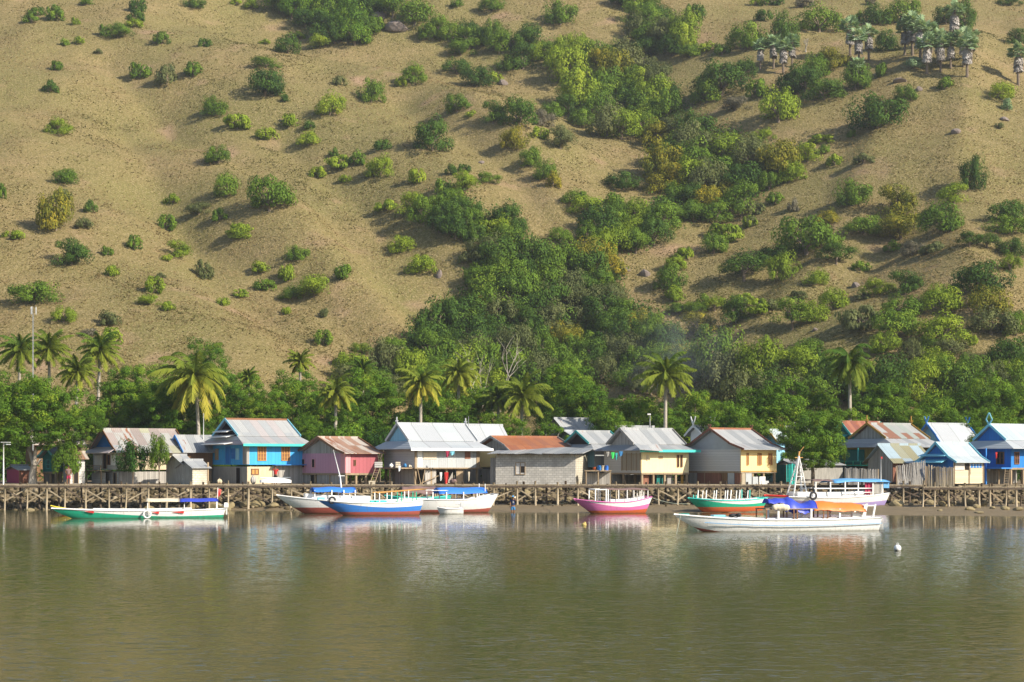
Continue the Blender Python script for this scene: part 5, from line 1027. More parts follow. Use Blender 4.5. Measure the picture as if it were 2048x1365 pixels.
# ------------------------------------------------------------------ people
def skin_body(name, joints, edges, radii, mat, parent, sub=2):
    me = bpy.data.meshes.new(name); me.from_pydata([Vector(j) for j in joints], edges, []); o = link(bpy.data.objects.new(name, me), parent)
    md = o.modifiers.new("skin", 'SKIN'); md.use_smooth_shade = True; 
    for v, r in zip(me.skin_vertices[0].data, radii): v.radius = r if hasattr(r, '__len__') else (r, r)
    me.skin_vertices[0].data[0].use_root = True; s = o.modifiers.new("sub", 'SUBSURF'); s.levels = sub; s.render_levels = sub; me.materials.append(mat); return o
def person(label, loc, rz, shirt, legs, hat=None, seated=False, carry=None):
    t = thing("person", label, "person", loc, rz); k = 1.66 / 1.75
    J = [(0, 0, .92), (0, 0, 1.08), (0, .01, 1.25), (0, .01, 1.40), (0, 0, 1.50), (0, -.01, 1.56), (.0, -.02, 1.64), (0, -.01, 1.72)]
    Rr = [(.155, .11), (.135, .095), (.155, .105), (.15, .09), (.055, .055), (.06, .065), (.082, .10), (.06, .075)]
    E = [(0, 1), (1, 2), (2, 3), (3, 4), (4, 5), (5, 6), (6, 7)]
    arms = ([((.19, 0, 1.40), .05), ((.27, -.12, 1.32), .043), ((.16, -.22, 1.50), .034), ((.12, -.18, 1.66), .028)], [((-.19, 0, 1.40), .05), ((-.24, -.02, 1.15), .04), ((-.22, -.10, .92), .032), ((-.21, -.13, .84), .028)]) if not seated else ([((.19, 0, 1.40), .05), ((.26, -.02, 1.14), .042), ((.18, -.2, 1.0), .032), ((.12, -.26, .98), .028)], [((-.19, 0, 1.40), .05), ((-.26, -.02, 1.14), .042), ((-.18, -.2, 1.0), .032), ((-.12, -.26, .98), .028)])
    for A in arms:
        p = 3
        for j, r in A: J.append(j); Rr.append(r); E.append((p, len(J) - 1)); p = len(J) - 1
    for s in (-1, 1):
        p = 0
        for j, r in (((s * .09, 0, .86), .095), ((s * .10, -.02, .48), .062), ((s * .10, .02, .09), .042), ((s * .11, -.10, .04), .036)): J.append(j); Rr.append(r); E.append((p, len(J) - 1)); p = len(J) - 1
    b = skin_body("body", [Vector(j) * k for j in J], E, [tuple(x * k for x in r) if hasattr(r, '__len__') else r * k for r in Rr], M['skin'], t)
    hb = MB()
    for A in arms:                                   # five fingers on each hand
        w_, e_ = Vector(A[3][0]), Vector(A[2][0]); dr = (w_ - e_).normalized(); sd = dr.cross(Vector((.3, 1, .2))).normalized()
        for q, ln in ((-.028, .065), (-.009, .078), (.010, .073), (.028, .058)): a = w_ + sd * q; hb.tube([a * k, (a + dr * ln * .6) * k, (a + dr * ln + sd.cross(dr) * .025) * k], [.010, .009, .007], 5)
        hb.tube([(w_ - dr * .03 + sd * .03) * k, (w_ + sd * .06 + dr * .03) * k], [.011, .008], 5)
    fo = hb.build("fingers", M['skin'], b)
    f = MB(); f.ball((0, -.122 * k, 1.63 * k), .018, 7); f.build("nose", M['skin'], b)
    for s in (-1, 1): f = MB(); f.ball((s * .033 * k, -.112 * k, 1.66 * k), .011, 6); f.build("eye", M['hair'], b)
    skin_body("shirt", [Vector(j) * k for j in [(0, 0, .90), (0, 0, 1.08), (0, .01, 1.25), (0, .01, 1.41), (.20, 0, 1.40), (-.20, 0, 1.40), (.25, -.07, 1.33), (-.23, -.01, 1.26)]], [(0, 1), (1, 2), (2, 3), (3, 4), (3, 5), (4, 6), (5, 7)], [(.175, .13), (.155, .115), (.175, .125), (.165, .11), .07, .07, .062, .062], shirt, t)
    skin_body("shorts", [Vector(j) * k for j in [(0, 0, .95), (0, 0, .88), (.10, 0, .80), (-.10, 0, .80), (.11, -.01, .52), (-.11, -.01, .52)]], [(0, 1), (1, 2), (1, 3), (2, 4), (3, 5)], [(.17, .125), (.165, .125), .11, .11, .095, .095], legs, t)
    m = MB(); m.ball((0, .0, 1.70 * k), .10 * k, 12, 0, (.92, 1.12, .85)); 
    if hat: m.box((0, -.13 * k, 1.70 * k), (.14, .12, .015))
    m.build("cap" if hat else "hair", hat or M['hair'], t); return t
t = person("person wading in dark shirt and blue shorts with a sky blue cap", (X(1026, 150), 150, -.35), R(0), M['navy'], M['clothblue'], M['clothsky'])
m = MB(); m.box((.02, -.125, 1.22), (.10, .012, .02)); m.box((.045, -.125, 1.17), (.02, .012, .09)); m.box((.02, -.125, 1.17), (.07, .012, .018)); m.box((.02, -.125, 1.12), (.10, .012, .02)); m.build("shirt_mark", M['white'], t)
m = MB(); m.ball((0, 0, 0), .10, 10, 0, (1, .8, .8)); m.ball((.04, 0, .07), .055, 8); o = m.build("bundle", M['beige']); o.location = (X(1026, 150) + .13, 149.76, 1.17); tag(o, "small beige bundle held at the shoulder by the wading person", "bundle")
person("person in a red shirt standing by the upturned boat", (X(551, 162.2), 162.2, 2.05), R(170), M['red'], M['hair'], None)
person("person in dark red clothes at the small tree left of the patched house", (X(137, 162.2), 162.2, 2.05), R(20), M['tarpbrown'], M['maroon'], None, True)
# ------------------------------------------------------------------ vegetation on the slope
# each entry: centre column, centre row, width, height in an enlarged view of the photo (x0.342), colour key, optional kind
Q = .3418
SLOPE_VEG = [((0, 0), """185,115,90,50,g 215,78,100,50,g 325,90,90,80,g 445,130,50,40,y 500,15,80,40,g 805,40,90,80,d 795,102,90,70,d 790,145,90,46,y
690,195,130,80,g 615,190,60,60,g 945,232,90,65,g 1200,255,60,50,d 1135,30,120,60,d 1385,18,60,40,y 1470,30,80,50,y 380,255,45,40,g 470,245,70,35,y 575,310,50,30,p
332,390,70,55,g 295,515,80,70,d 820,425,110,85,g 975,450,110,110,p 1130,420,100,75,g 1560,370,150,75,g 1550,505,180,150,d 1665,580,50,40,d 1985,480,70,50,p
1685,270,140,105,d 1750,215,80,40,y 1550,250,60,30,y 1870,250,120,80,y 1935,620,150,130,y 1255,640,140,100,g 1390,720,140,80,y 1690,715,100,75,y 1560,795,110,60,y
1810,740,60,55,d 1800,815,120,90,y 345,755,130,95,y 1275,915,140,95,g 380,1045,130,85,g 10,1135,50,80,g 1325,1095,140,140,g 1580,1165,245,185,g 1955,900,50,50,d
1980,960,130,70,y 1860,1020,90,60,y 2020,1050,60,40,y 365,1150,100,60,p 330,1265,190,210,o 530,1215,70,70,d 495,1310,90,60,p 1010,1170,90,60,y 1165,1235,130,65,p
1285,1265,80,70,g 975,1315,100,85,g 1405,1350,120,60,y"""),
 ((0, 430), """75,125,110,50,y 415,240,190,145,d 785,170,80,75,g 630,215,60,50,g 655,335,80,58,y 1040,215,130,95,y 975,255,60,40,y 1410,112,120,80,y 1200,335,100,100,p
1740,240,120,80,g 1525,315,100,60,y 1670,350,90,90,y 1550,420,110,60,g 1410,462,80,40,y 2000,345,100,80,g 205,470,260,120,g 375,595,140,90,y 900,425,100,90,y
870,502,120,60,y 980,540,80,50,y 1310,512,80,50,y 1710,460,130,85,g 1840,438,180,120,y 1670,565,60,42,y 1890,585,60,52,p 1890,730,100,80,g 2000,862,90,85,y 640,615,110,80,p
650,730,110,90,y 520,690,80,40,x 940,355,50,30,p"""),
 ((700, 0), """125,545,130,130,g 375,445,150,110,g 300,490,60,50,y 650,295,140,90,g 930,385,120,90,g 1010,350,170,140,d 625,400,160,90,d 745,465,170,110,d 845,465,80,60,y
630,625,140,95,g 705,675,60,40,y 840,670,130,120,d 990,670,200,170,d 1130,700,120,100,x 1180,655,120,90,g 1275,640,150,115,d 480,805,210,185,d 185,855,90,60,d 45,940,90,80,g
175,990,150,125,y 395,1045,100,78,y 590,1000,60,60,d 670,995,60,50,d 665,1075,140,110,y 545,1100,90,80,g 805,1045,130,65,g 1115,790,90,70,y 1230,820,140,125,p 960,830,140,120,o
1060,940,120,110,g 1150,1010,120,110,g 1190,1060,80,95,o 1590,1070,190,100,d 1810,1090,170,110,o 1540,1180,110,80,g 1310,1160,130,85,g 1380,1210,190,120,y 215,1215,110,60,y
570,1160,100,85,g 680,1230,150,120,d 920,1290,190,155,d 820,1340,150,70,y 380,85,220,150,g 630,25,70,50,g 830,32,130,85,g 1230,95,180,130,g 2020,85,90,95,d 1140,330,40,24,p
1700,380,90,70,x 1440,330,160,130,g 1850,200,200,150,p 160,150,90,70,b"""),
 ((1348, 0), """525,100,80,60,d 850,130,220,150,g 1185,100,150,110,d 1335,75,190,150,g 1700,105,130,190,d 1590,105,120,95,d 650,190,160,170,d 430,230,200,150,g 185,280,90,60,y
280,300,100,64,g 90,310,120,70,g 2010,230,120,85,d 1960,15,120,50,d 580,10,110,60,d 480,15,70,50,y 1075,105,70,60,g 1150,12,60,40,x 765,25,90,50,x 920,360,170,130,o 830,400,150,130,g
760,480,210,180,d 1060,470,150,150,g 880,530,230,130,d 670,500,140,110,d 280,480,300,200,d 190,540,170,160,g 400,420,150,120,d 490,535,110,95,g 615,640,220,190,y 1190,672,280,180,d
1355,565,120,95,g 1205,420,80,75,g 1920,542,150,110,y 1590,495,90,60,g 360,620,140,80,x 520,805,120,75,y 860,820,120,46,y 1040,795,50,40,g 880,880,60,52,g 780,910,140,100,y 940,950,90,62,y
1110,935,110,52,p 1750,1040,130,180,d 1640,1150,170,110,y 1050,1150,180,140,g 1300,1210,210,180,o 890,1275,150,90,o 590,1170,90,62,g 700,1215,60,75,x 440,1310,80,60,y 480,1230,90,80,p
680,1020,150,115,y 540,920,170,110,x 400,1050,260,150,d 1900,740,50,34,p 1560,1290,230,170,g 1250,255,130,110,d 1950,1250,210,120,d 1960,1330,210,100,g 1950,620,60,60,f 1400,380,110,60,f"""),
 ((1348, 430), """445,45,80,60,p 300,120,180,100,y 230,180,140,115,g 65,230,80,60,g 30,290,90,60,y 780,150,330,200,g 600,230,180,80,d 950,240,180,130,d,tree 1110,80,200,100,g 1330,85,240,150,o
1280,190,90,62,g 1400,200,120,85,x 1520,200,140,60,p 1730,155,120,95,d,tree 1830,160,130,95,d,tree 1980,205,150,95,d 1970,300,110,110,y,tree 415,315,240,170,d,tree 635,322,160,150,y
830,375,130,92,y 1090,312,100,55,g 1190,430,150,90,y 1350,412,180,130,d 1800,390,270,165,d 1560,500,200,145,y 1640,430,80,40,y 930,500,150,115,y 1340,550,230,120,g 1290,650,240,145,g
1830,520,230,150,o 1080,620,220,125,p 690,600,190,175,g,tree 820,580,150,110,y 365,575,160,145,d 500,545,150,75,y 580,540,110,60,p 240,530,110,90,y,tree 140,555,110,75,g,tree 35,555,90,62,g,tree
170,500,70,60,g 140,650,210,120,o 185,690,100,75,g 1570,680,270,165,y 1860,640,250,150,p 2000,665,120,120,g 1240,760,170,120,y 1385,800,120,140,p 1640,790,200,120,p 1540,870,180,120,y
1960,820,220,150,d 820,810,150,120,d 1740,860,130,90,p 2010,600,90,70,g 730,480,90,50,p 1480,770,120,80,g 1750,740,90,60,y 400,500,110,60,y 1100,480,80,40,p"""),
 ((700, 430), """1230,150,125,90,g 300,195,140,95,y 410,310,170,105,y 260,780,160,100,g 70,790,120,62,y 1960,235,90,60,y 1900,290,120,80,y 1880,380,160,135,g 1890,470,110,85,y
1910,560,120,70,g,tree 2010,555,100,65,y,tree 680,260,80,60,p 810,300,130,70,d 640,590,270,170,d,tree 820,410,200,150,g,tree"""),
]
def put(px, py, wpx, hpx, c, kind):
    x, d, z = ground(px, py + hpx * .42)
    wd, ht = wpx * d / F * 1.08, hpx * d / F * 1.05
    asp = hpx / wpx
    pr = PU if (asp < .58 and c in 'yp' and random.random() < .7) else (PM if (wpx > 38 or kind == 'tree') else PB)
    th = ht * (.30 if kind == 'tree' else .04)
    plant(kind, x, d, z - .1, wd, ht, c, pr, th, px, py)
TAKEN = []
for (ox, oy), txt in SLOPE_VEG:
    for it in txt.split():
        q = it.split(','); px, py, wp, hp = ox + float(q[0]) * Q, oy + float(q[1]) * Q, float(q[2]) * Q, float(q[3]) * Q
        put(px, py, wp, hp, q[4], q[5] if len(q) > 5 else 'bush'); TAKEN.append((px, py, max(wp, hp)))
# the wooded gullies: individual trees crown to crown
WOODS = [  # polygon in photo pixels, spacing, crown width range in pixels
 ([(875, 650), (905, 615), (965, 590), (940, 560), (975, 505), (1040, 520), (1130, 515), (1200, 500), (1235, 560), (1225, 600), (1300, 640), (1360, 690), (1420, 760), (1300, 770), (1080, 770), (990, 745), (850, 720), (820, 700)], 26, (40, 78), 'dgdppogdgpdd'),
 ([(1175, 480), (1190, 430), (1320, 410), (1345, 385), (1300, 335), (1320, 310), (1265, 265), (1165, 250), (1150, 200), (1135, 130), (1230, 112), (1330, 160), (1350, 200), (1400, 250), (1460, 270), (1530, 310), (1590, 350), (1520, 385), (1500, 425), (1440, 432), (1350, 450), (1275, 500), (1200, 505)], 25, (38, 74), 'ddggggppyyo'),
 ([(850, 52), (1000, 78), (1130, 95), (1230, 112), (1230, 140), (1130, 128), (1000, 98), (850, 72)], 21, (34, 52), 'dgygd'),
 ([(530, 0), (720, 0), (760, 30), (735, 70), (700, 80), (620, 60), (590, 38)], 22, (38, 60), 'dggbd'),
 ([(780, 0), (700, 0), (720, 20), (790, 20)], 20, (36, 55), 'dg'),
 ([(1240, 0), (1300, 0), (1330, 36), (1380, 60), (1370, 95), (1290, 105), (1275, 60)], 22, (36, 60), 'dgyp'),
 ([(815, 415), (880, 420), (960, 445), (1040, 440), (1030, 485), (1000, 497), (940, 480), (880, 455)], 22, (36, 56), 'dggy'),
 ([(880, 370), (930, 400), (960, 440), (900, 430)], 22, (32, 46), 'gdy'),
 ([(700, 735), (860, 730), (1060, 750), (1060, 790), (700, 790)], 30, (50, 80), 'gpgy'),
 ([(1420, 720), (1500, 735), (1620, 720), (1720, 760), (1900, 760), (2060, 740), (2060, 800), (1420, 800)], 30, (50, 86), 'gdypg'),
]
def inside(px, py, poly):
    c = False; j = len(poly) - 1
    for i in range(len(poly)):
        (xi, yi), (xj, yj) = poly[i], poly[j]
        if (yi > py) != (yj > py) and px < (xj - xi) * (py - yi) / (yj - yi) + xi: c = not c
        j = i
    return c
for poly, sp, (a, b), cols in WOODS:
    xs = [p[0] for p in poly]; ys = [p[1] for p in poly]; placed = []
    for _ in range(900):
        px, py = random.uniform(min(xs), max(xs)), random.uniform(min(ys), max(ys))
        if not inside(px, py, poly) or any((px - q[0]) ** 2 + ((py - q[1]) * 1.5) ** 2 < sp * sp * 1.5 for q in placed): continue
        if any((px - q[0]) ** 2 + (py - q[1]) ** 2 < (q[2] * .45) ** 2 for q in TAKEN): continue
        placed.append((px, py)); wp = random.uniform(a, b) * 1.13
        x, d, z = ground(px, py + wp * .3); wd = wp * d / F
        plant('tree', x, d, z - .2, wd, wd * random.uniform(.75, 1.05), random.choice(cols), PM, wd * .12, px, py)
def thicket():
    g = np.random.default_rng(5); P = []
    for poly, sp, ab, cols in WOODS:
        xs = [p[0] for p in poly]; ys = [p[1] for p in poly]
        n = int((max(xs) - min(xs)) * (max(ys) - min(ys)) / 55)
        for _ in range(n):
            px, py = g.uniform(min(xs) - 6, max(xs) + 6), g.uniform(min(ys), max(ys) + 10)
            if inside(px, py, poly): P.append(ground(px, py))
    P = np.array(P); k = 26; C = np.repeat(P, k, 0); C = C + g.normal(size=C.shape) * np.array([1.0, 1.0, .35]); C[:, 2] = height(C[:, 0], C[:, 1]) + g.uniform(.0, 1.5, len(C))
    N = g.normal(size=C.shape) * .6 + np.array([.2, -.3, .7]); t = np.clip(np.repeat(g.random(len(P)), k) * .7 + .3 * g.random(len(C)), 0, 1)
    me = leaf_mesh("thicket", C, N, .45, t); me.materials.append(LEAF['d'])
    o = link(bpy.data.objects.new("thicket", me)); tag(o, "low green undergrowth filling the wooded gullies between the grass slopes", "undergrowth", kind="stuff")
thicket()
def shrubbery():
    g = np.random.default_rng(15); n = 1100; d = g.uniform(173, 206, n); x = g.uniform(-1, 1, n) * (1080 * d / F); hh = g.uniform(.7, 2.0, n) * (.6 + .8 * vnoise(x / 4, d / 4, 77))
    k = 30; C = np.repeat(np.stack([x, d, height(x, d)], 1), k, 0); H = np.repeat(hh, k); C = C + g.normal(size=C.shape) * np.array([.9, .9, 0]); C[:, 2] += H * g.random(len(C)) ** .7
    N = g.normal(size=C.shape) * .6 + np.array([.3, -.4, .7]); t = np.clip(np.repeat(g.random(n), k) * .7 + .3 * g.random(len(C)), 0, 1)
    me = leaf_mesh("shrubbery", C, N, .30, t); me.materials.append(LEAF['v']); o = link(bpy.data.objects.new("shrubbery", me)); tag(o, "dense low shrubbery filling the ground between the village and the hill", "shrubbery", kind="stuff")
shrubbery()
def grass():
    g = np.random.default_rng(9); n = 360000
    d = 222 + 215 * g.random(n) ** 1.15; x = (g.random(n) * 2 - 1) * (1130 * d / F)
    cl = vnoise(x / 2.2, d / 3.2, 31) * .6 + vnoise(x / 9, d / 14, 32) * .4
    ok = g.random(n) < np.clip((cl - .25) * 2.2, .12, 1); x, d, cl = x[ok], d[ok], cl[ok]; n = len(x)
    z = height(x, d); h = g.uniform(.07, .19, n) * (.7 + .5 * cl); s = g.uniform(.09, .22, n); a = g.uniform(0, math.pi, n)
    dx, dy = np.cos(a) * s, np.sin(a) * s; lx, ly = g.normal(size=n) * .22, g.normal(size=n) * .22
    V = np.stack([np.stack([x - dx, d - dy, z - .05], -1), np.stack([x + dx, d + dy, z - .05], -1), np.stack([x + lx, d + ly, z + h], -1)], 1).reshape(-1, 3)
    t = np.repeat(np.clip((vnoise(x / .8, d / 1.3, 43) - .5) * .75 + (vnoise(x / 7, d / 10, 41) - .5) * .8 + (vnoise(x / 24, d / 40, 44) - .5) * .8 + .5 + g.normal(size=n) * .18, 0, 1), 3)
    me = np_mesh("grass", V, np.arange(3 * n).reshape(n, 3), t)
    m = NT("straw_grass"); at = m.n("ShaderNodeAttribute", attribute_name="tint")
    col = m.ramp(at.outputs["Fac"], [(.08, (.125, .122, .036)), (.5, (.255, .200, .082)), (.92, (.42, .32, .165))]); m.fin(col, .9, .05)
    tr = m.n("ShaderNodeBsdfTranslucent"); m.l(col, tr.inputs[0]); mx = m.n("ShaderNodeMixShader"); mx.inputs[0].default_value = .5; m.l(m.b.outputs[0], mx.inputs[1]); m.l(tr.outputs[0], mx.inputs[2]); m.l(mx.outputs[0], m.out.inputs[0]); me.materials.append(m.m)
    tag(link(bpy.data.objects.new("grass", me)), "dry straw coloured grass tufts covering the open hillside", "grass", kind="stuff")
grass()
ROCK = rock_mat("grey_boulder", (.17, .14, .125), (.10, .085, .08), (.26, .215, .19), 1.5)
def rock_mesh(seed, n=2):
    import bmesh
    bm = bmesh.new(); bmesh.ops.create_icosphere(bm, subdivisions=n, radius=1); g = random.Random(seed)
    pl = [(Vector((g.gauss(0, 1), g.gauss(0, 1), g.gauss(0, 1))).normalized(), g.uniform(.55, .9)) for _ in range(9)]
    for v in bm.verts:
        for nrm, dd in pl:
            q = v.co.dot(nrm)
            if q > dd: v.co -= nrm * (q - dd) * .85
    me = bpy.data.meshes.new("boulder"); bm.to_mesh(me); bm.free(); me.materials.append(ROCK); return me
ROCKS = [rock_mesh(s) for s in range(6)]
def boulder(x, y, z, sx, sy, sz, label, group=None, mat=None):
    o = bpy.data.objects.new("boulder", random.choice(ROCKS)); o.location = (x, y, z); o.scale = (sx, sy, sz); o.rotation_euler = (random.uniform(-.3, .3), random.uniform(-.3, .3), random.uniform(0, 6)); link(o)
    if mat: set_mat(o, mat)
    return tag(o, label, "boulder", group)
for i, (px, py, wp, hp, lb) in enumerate([(795, 48, 50, 26, "large smooth grey rock slab at the top of the slope beside the dark wood"), (758, 28, 34, 26, "upright grey rock among the trees at the top of the slope"),
    (1006, 163, 26, 14, "brown boulder beside the dark bushes high on the slope above the middle houses"), (1712, 568, 22, 17, "grey boulder on the grass below the fork trunked tree at right"),
    (1290, 542, 26, 20, "larger grey boulder on the grass right of the wooded gully"), (1252, 538, 18, 12, "smaller grey boulder at the right edge of the wooded gully"),
    (1500, 712, 18, 13, "dark boulder low on the grass at the foot of the right slope"), (1838, 178, 18, 12, "mauve boulder on the crest below the fan palm grove"), (1800, 162, 28, 10, "flat mauve rock below the fan palm grove"),
    (963, 324, 14, 8, "small grey stone on the open grass above the pale roofed house"), (1912, 262, 22, 14, "rough grey rock on the upper right slope"), (878, 545, 14, 22, "narrow brown rock beside the lime bush low on the left spur"),
    (2010, 236, 20, 10, "mauve rock at the right edge of the upper slope"), (1630, 660, 16, 8, "flat pinkish rock low on the right slope")]):
    x, d, z = ground(px, py + hp * .4); boulder(x, d, z, wp * d / F * .55, wp * d / F * .5, hp * d / F * .6, lb, "boulders on the hillside")
# fan palms on the crest
def fan_palm_meshes(seed):
    g = random.Random(seed); P, N, T, S = [], [], [], []
    tr = MB(); tr.tube([(0, 0, -.3), (g.uniform(-.1, .1), 0, 2.6), (g.uniform(-.15, .15), .05, 5.2)], [.26, .2, .18], 7)
    skirt = MB()
    def fan(m, base, dr, L, mi=0):
        dr = dr.normalized(); side = dr.cross(Vector((0, 0, 1)) if abs(dr.z) < .95 else Vector((1, 0, 0))).normalized(); up = side.cross(dr)
        c = base + dr * L * .62; vs = [c]; k = 17
        for i in range(k):
            a = math.radians(-125 + 250 * i / (k - 1)); rr = L * .50 * g.uniform(.85, 1.05) * (1 if i % 2 else .62)
            vs.append(c + dr * rr * math.cos(a) + side * rr * math.sin(a) - up * abs(math.sin(a)) * L * .12 - up * .05 * L)
        m.add(vs, [(0, i, i + 1) for i in range(1, k)], mi); m.bar(base, c, .05, .03, mi)
    crown = MB(); top = Vector((0, 0, 5.2))
    for i in range(34):
        a = g.uniform(0, 6.28); e = math.asin(g.uniform(-.5, 1.0)); fan(crown, top, Vector((math.cos(a) * math.cos(e), math.sin(a) * math.cos(e), math.sin(e))), g.uniform(1.5, 2.1))
    for i in range(44):
        a = g.uniform(0, 6.28); fan(skirt, Vector((0, 0, g.uniform(3.3, 5.2))), Vector((math.cos(a) * .62, math.sin(a) * .62, -1)), g.uniform(1.2, 1.8))
    return tr, crown, skirt
FANS = []
for s in range(3):
    tr, cr, sk = fan_palm_meshes(s); ms = []
    for nm, b, m in (("trunk", tr, BARK), ("crown", cr, LEAF['f']), ("dead_leaf_skirt", sk, LEAF['s'])):
        me = bpy.data.meshes.new(nm); me.from_pydata(b.v, [], b.f); me.materials.append(m); at_ = me.attributes.new("tint", 'FLOAT', 'POINT'); at_.data.foreach_set("value", np.repeat(rng.random(len(b.v) // 18 + 1), 18)[:len(b.v)].astype(np.float32)); me.update(); ms.append((nm, me))
    FANS.append(ms)
FANLAB = [(1030, 265, 'fan'), (1080, 320, 'f'), (1140, 290, ''), (1350, 260, ''), (1395, 265, ''), (1440, 300, ''), (1510, 250, ''), (1550, 310, ''), (1560, 360, ''), (1620, 340, ''), (1640, 190, ''), (1695, 330, ''), (1715, 390, ''), (1740, 300, ''), (1480, 370, ''), (505, 345, ''), (582, 340, ''), (690, 330, ''), (1075, 460, ''), (2015, 440, ''), (640, 370, '')]
for px0, py0, _ in FANLAB:
    px, py = 1348 + px0 * Q, py0 * Q; x, d, z = ground(px, py + 22)
    r = bpy.data.objects.new("fan_palm", None); r.location = (x, d, z); r.rotation_euler = (0, 0, random.uniform(0, 6)); s = random.uniform(.8, 1.2); r.scale = (s, s, s); link(r)
    for nm, me in random.choice(FANS): link(bpy.data.objects.new(nm, me), r)
    r["category"] = "palm"; VEG.append((r, 'fan palm', px, py, 4 * s, 6 * s, 'f', None))

# ------------------------------------------------------------------ trees of the village
ZG = lambda x, d: float(height(np.array(x), np.array(d)))
VT = [  # crown centre column, top row, width px, distance, colour, base trunk fraction, label
 (255, 712, 140, 184, 'v', "tall dark domed mango tree behind the patched roof house"), (330, 752, 120, 180, 'v', "dark leafy tree left of the big drooping coconut palm"),
 (395, 668, 190, 206, 'p', "wide thin rain tree with bare pale limbs above the big coconut palm"), (480, 752, 110, 186, 'v', "dark green tree behind the ridge of the bright blue house"),
 (590, 738, 130, 188, 'v', "dense dark tree behind the right end of the blue house"), (532, 775, 90, 182, 'b', "mid green tree above the middle of the blue house roof"),
 (655, 780, 90, 184, 'g', "green tree behind the rusty roof of the pink house"), (745, 742, 130, 190, 'v', "dark rounded tree above the gap right of the pink house"),
 (705, 805, 110, 180, 'b', "bright green shrubby tree behind the pink house"), (850, 722, 90, 200, 'v', "dark tree behind the golden coconut palm over the pale roofed house"),
 (885, 775, 130, 182, 'b', "bright leafy tree behind the ridge of the long pale roof"), (960, 770, 90, 184, 'v', "dark upright tree above the right end of the long pale roof"),
 (350, 795, 120, 178, 'v', "dark low tree directly behind the small layered gable house"), (1010, 815, 100, 178, 'g', "low green tree behind the rusty ridge house"), (1125, 718, 130, 200, 'y', "yellow green crowned tree at the mouth of the gully"),
 (1165, 752, 150, 188, 'g', "broad olive green tree above the grey hip roof"), (1245, 775, 120, 184, 'b', "fresh green tree behind the long grey roof"),
 (1310, 795, 120, 182, 'b', "green tree below the tall coconut palm at centre right"), (1390, 765, 140, 192, 'g', "green tree right of the tall coconut palm at centre right"),
 (1540, 752, 230, 180, 'v', "very broad dark tree spreading over the yellow house roof"), (1455, 800, 110, 176, 'v', "dark low tree behind the ridge of the yellow house"),
 (1640, 785, 130, 184, 'g', "olive tree left of the coconut palm with hanging fronds"), (1770, 748, 170, 186, 'b', "bright green dense tree right of the hanging palm"),
 (1700, 800, 110, 180, 'b', "leafy green tree behind the striped rusty roof"), (1870, 788, 120, 182, 'b', "green tree above the pale roof with blue horns"),
 (1960, 742, 170, 188, 'v', "big dark green tree near the right edge behind the houses"), (2045, 762, 120, 186, 'v', "dark tree cut by the right edge behind the blue house"),
 (60, 745, 150, 190, 'g', "green tree behind the crown of the big shade tree"), (-40, 770, 130, 184, 'v', "dark tree at the left edge behind the shade tree"),
 (420, 800, 80, 178, 'g', "green shrubby tree behind the trunk of the big coconut palm"), (805, 812, 100, 180, 'g', "green tree just above the left end of the long pale roof"),
 (1090, 830, 120, 177, 'p', "thin olive tree in front of the grey hip roof"), (1930, 815, 90, 178, 'y', "yellow green shrubby tree behind the blue finial house"), (1990, 805, 100, 178, 'b', "bright bushy tree behind the right hand blue house"),
 (1820, 815, 90, 178, 'g', "low green tree behind the ridge with the rust streak"), (620, 820, 80, 178, 'b', "small bright tree between the blue and the pink house"), (1220, 812, 90, 178, 'g', "low green tree behind the teal trimmed gable"),
]
for px, ty, wp, d, c, lb in VT:
    x = X(px, d); z = ZG(x, d); ht = Z(ty, d) - z; wd = wp * d / F * 1.12
    th = ht * (.10 if c in 'vb' else .25)
    plant("tree", x, d, z, wd, ht, c, PT, th, bark=BARKP if c == 'p' else BARK, label=lb, group="trees behind the village", limb_r=.8, stack=True)
SM = [(265, 885, 942, 56, 165.2, 'v', "small leafy tree in front of the yellow wall of the patched roof house"), (318, 874, 936, 34, 164.8, 'g', "slim leafy tree beside the grey sheds"),
      (133, 886, 945, 46, 166.0, 'g', "small shrubby tree between the teal house and the patched roof house"), (1957, 866, 898, 46, 170, 'g', "small round tree beside the right hand blue house"),
      (690, 852, 900, 90, 176, 'b', "low bright shrub behind the pink house roof"), (760, 862, 905, 60, 175, 'v', "dark shrub left of the long pale roof"), (1510, 842, 880, 70, 175, 'g', "leafy shrub peeking over the yellow house roof")]
for px, ty, by, wp, d, c, lb in SM:
    x = X(px, d); z = ZG(x, d); top = Z(ty, d); wd = wp * d / F * 1.1; th = max(.2, Z(by, d) - z)
    plant("tree", x, d, z, wd, top - z, c, PM, th, bark=BARK, label=lb, group="small trees among the houses", limb_r=.6)
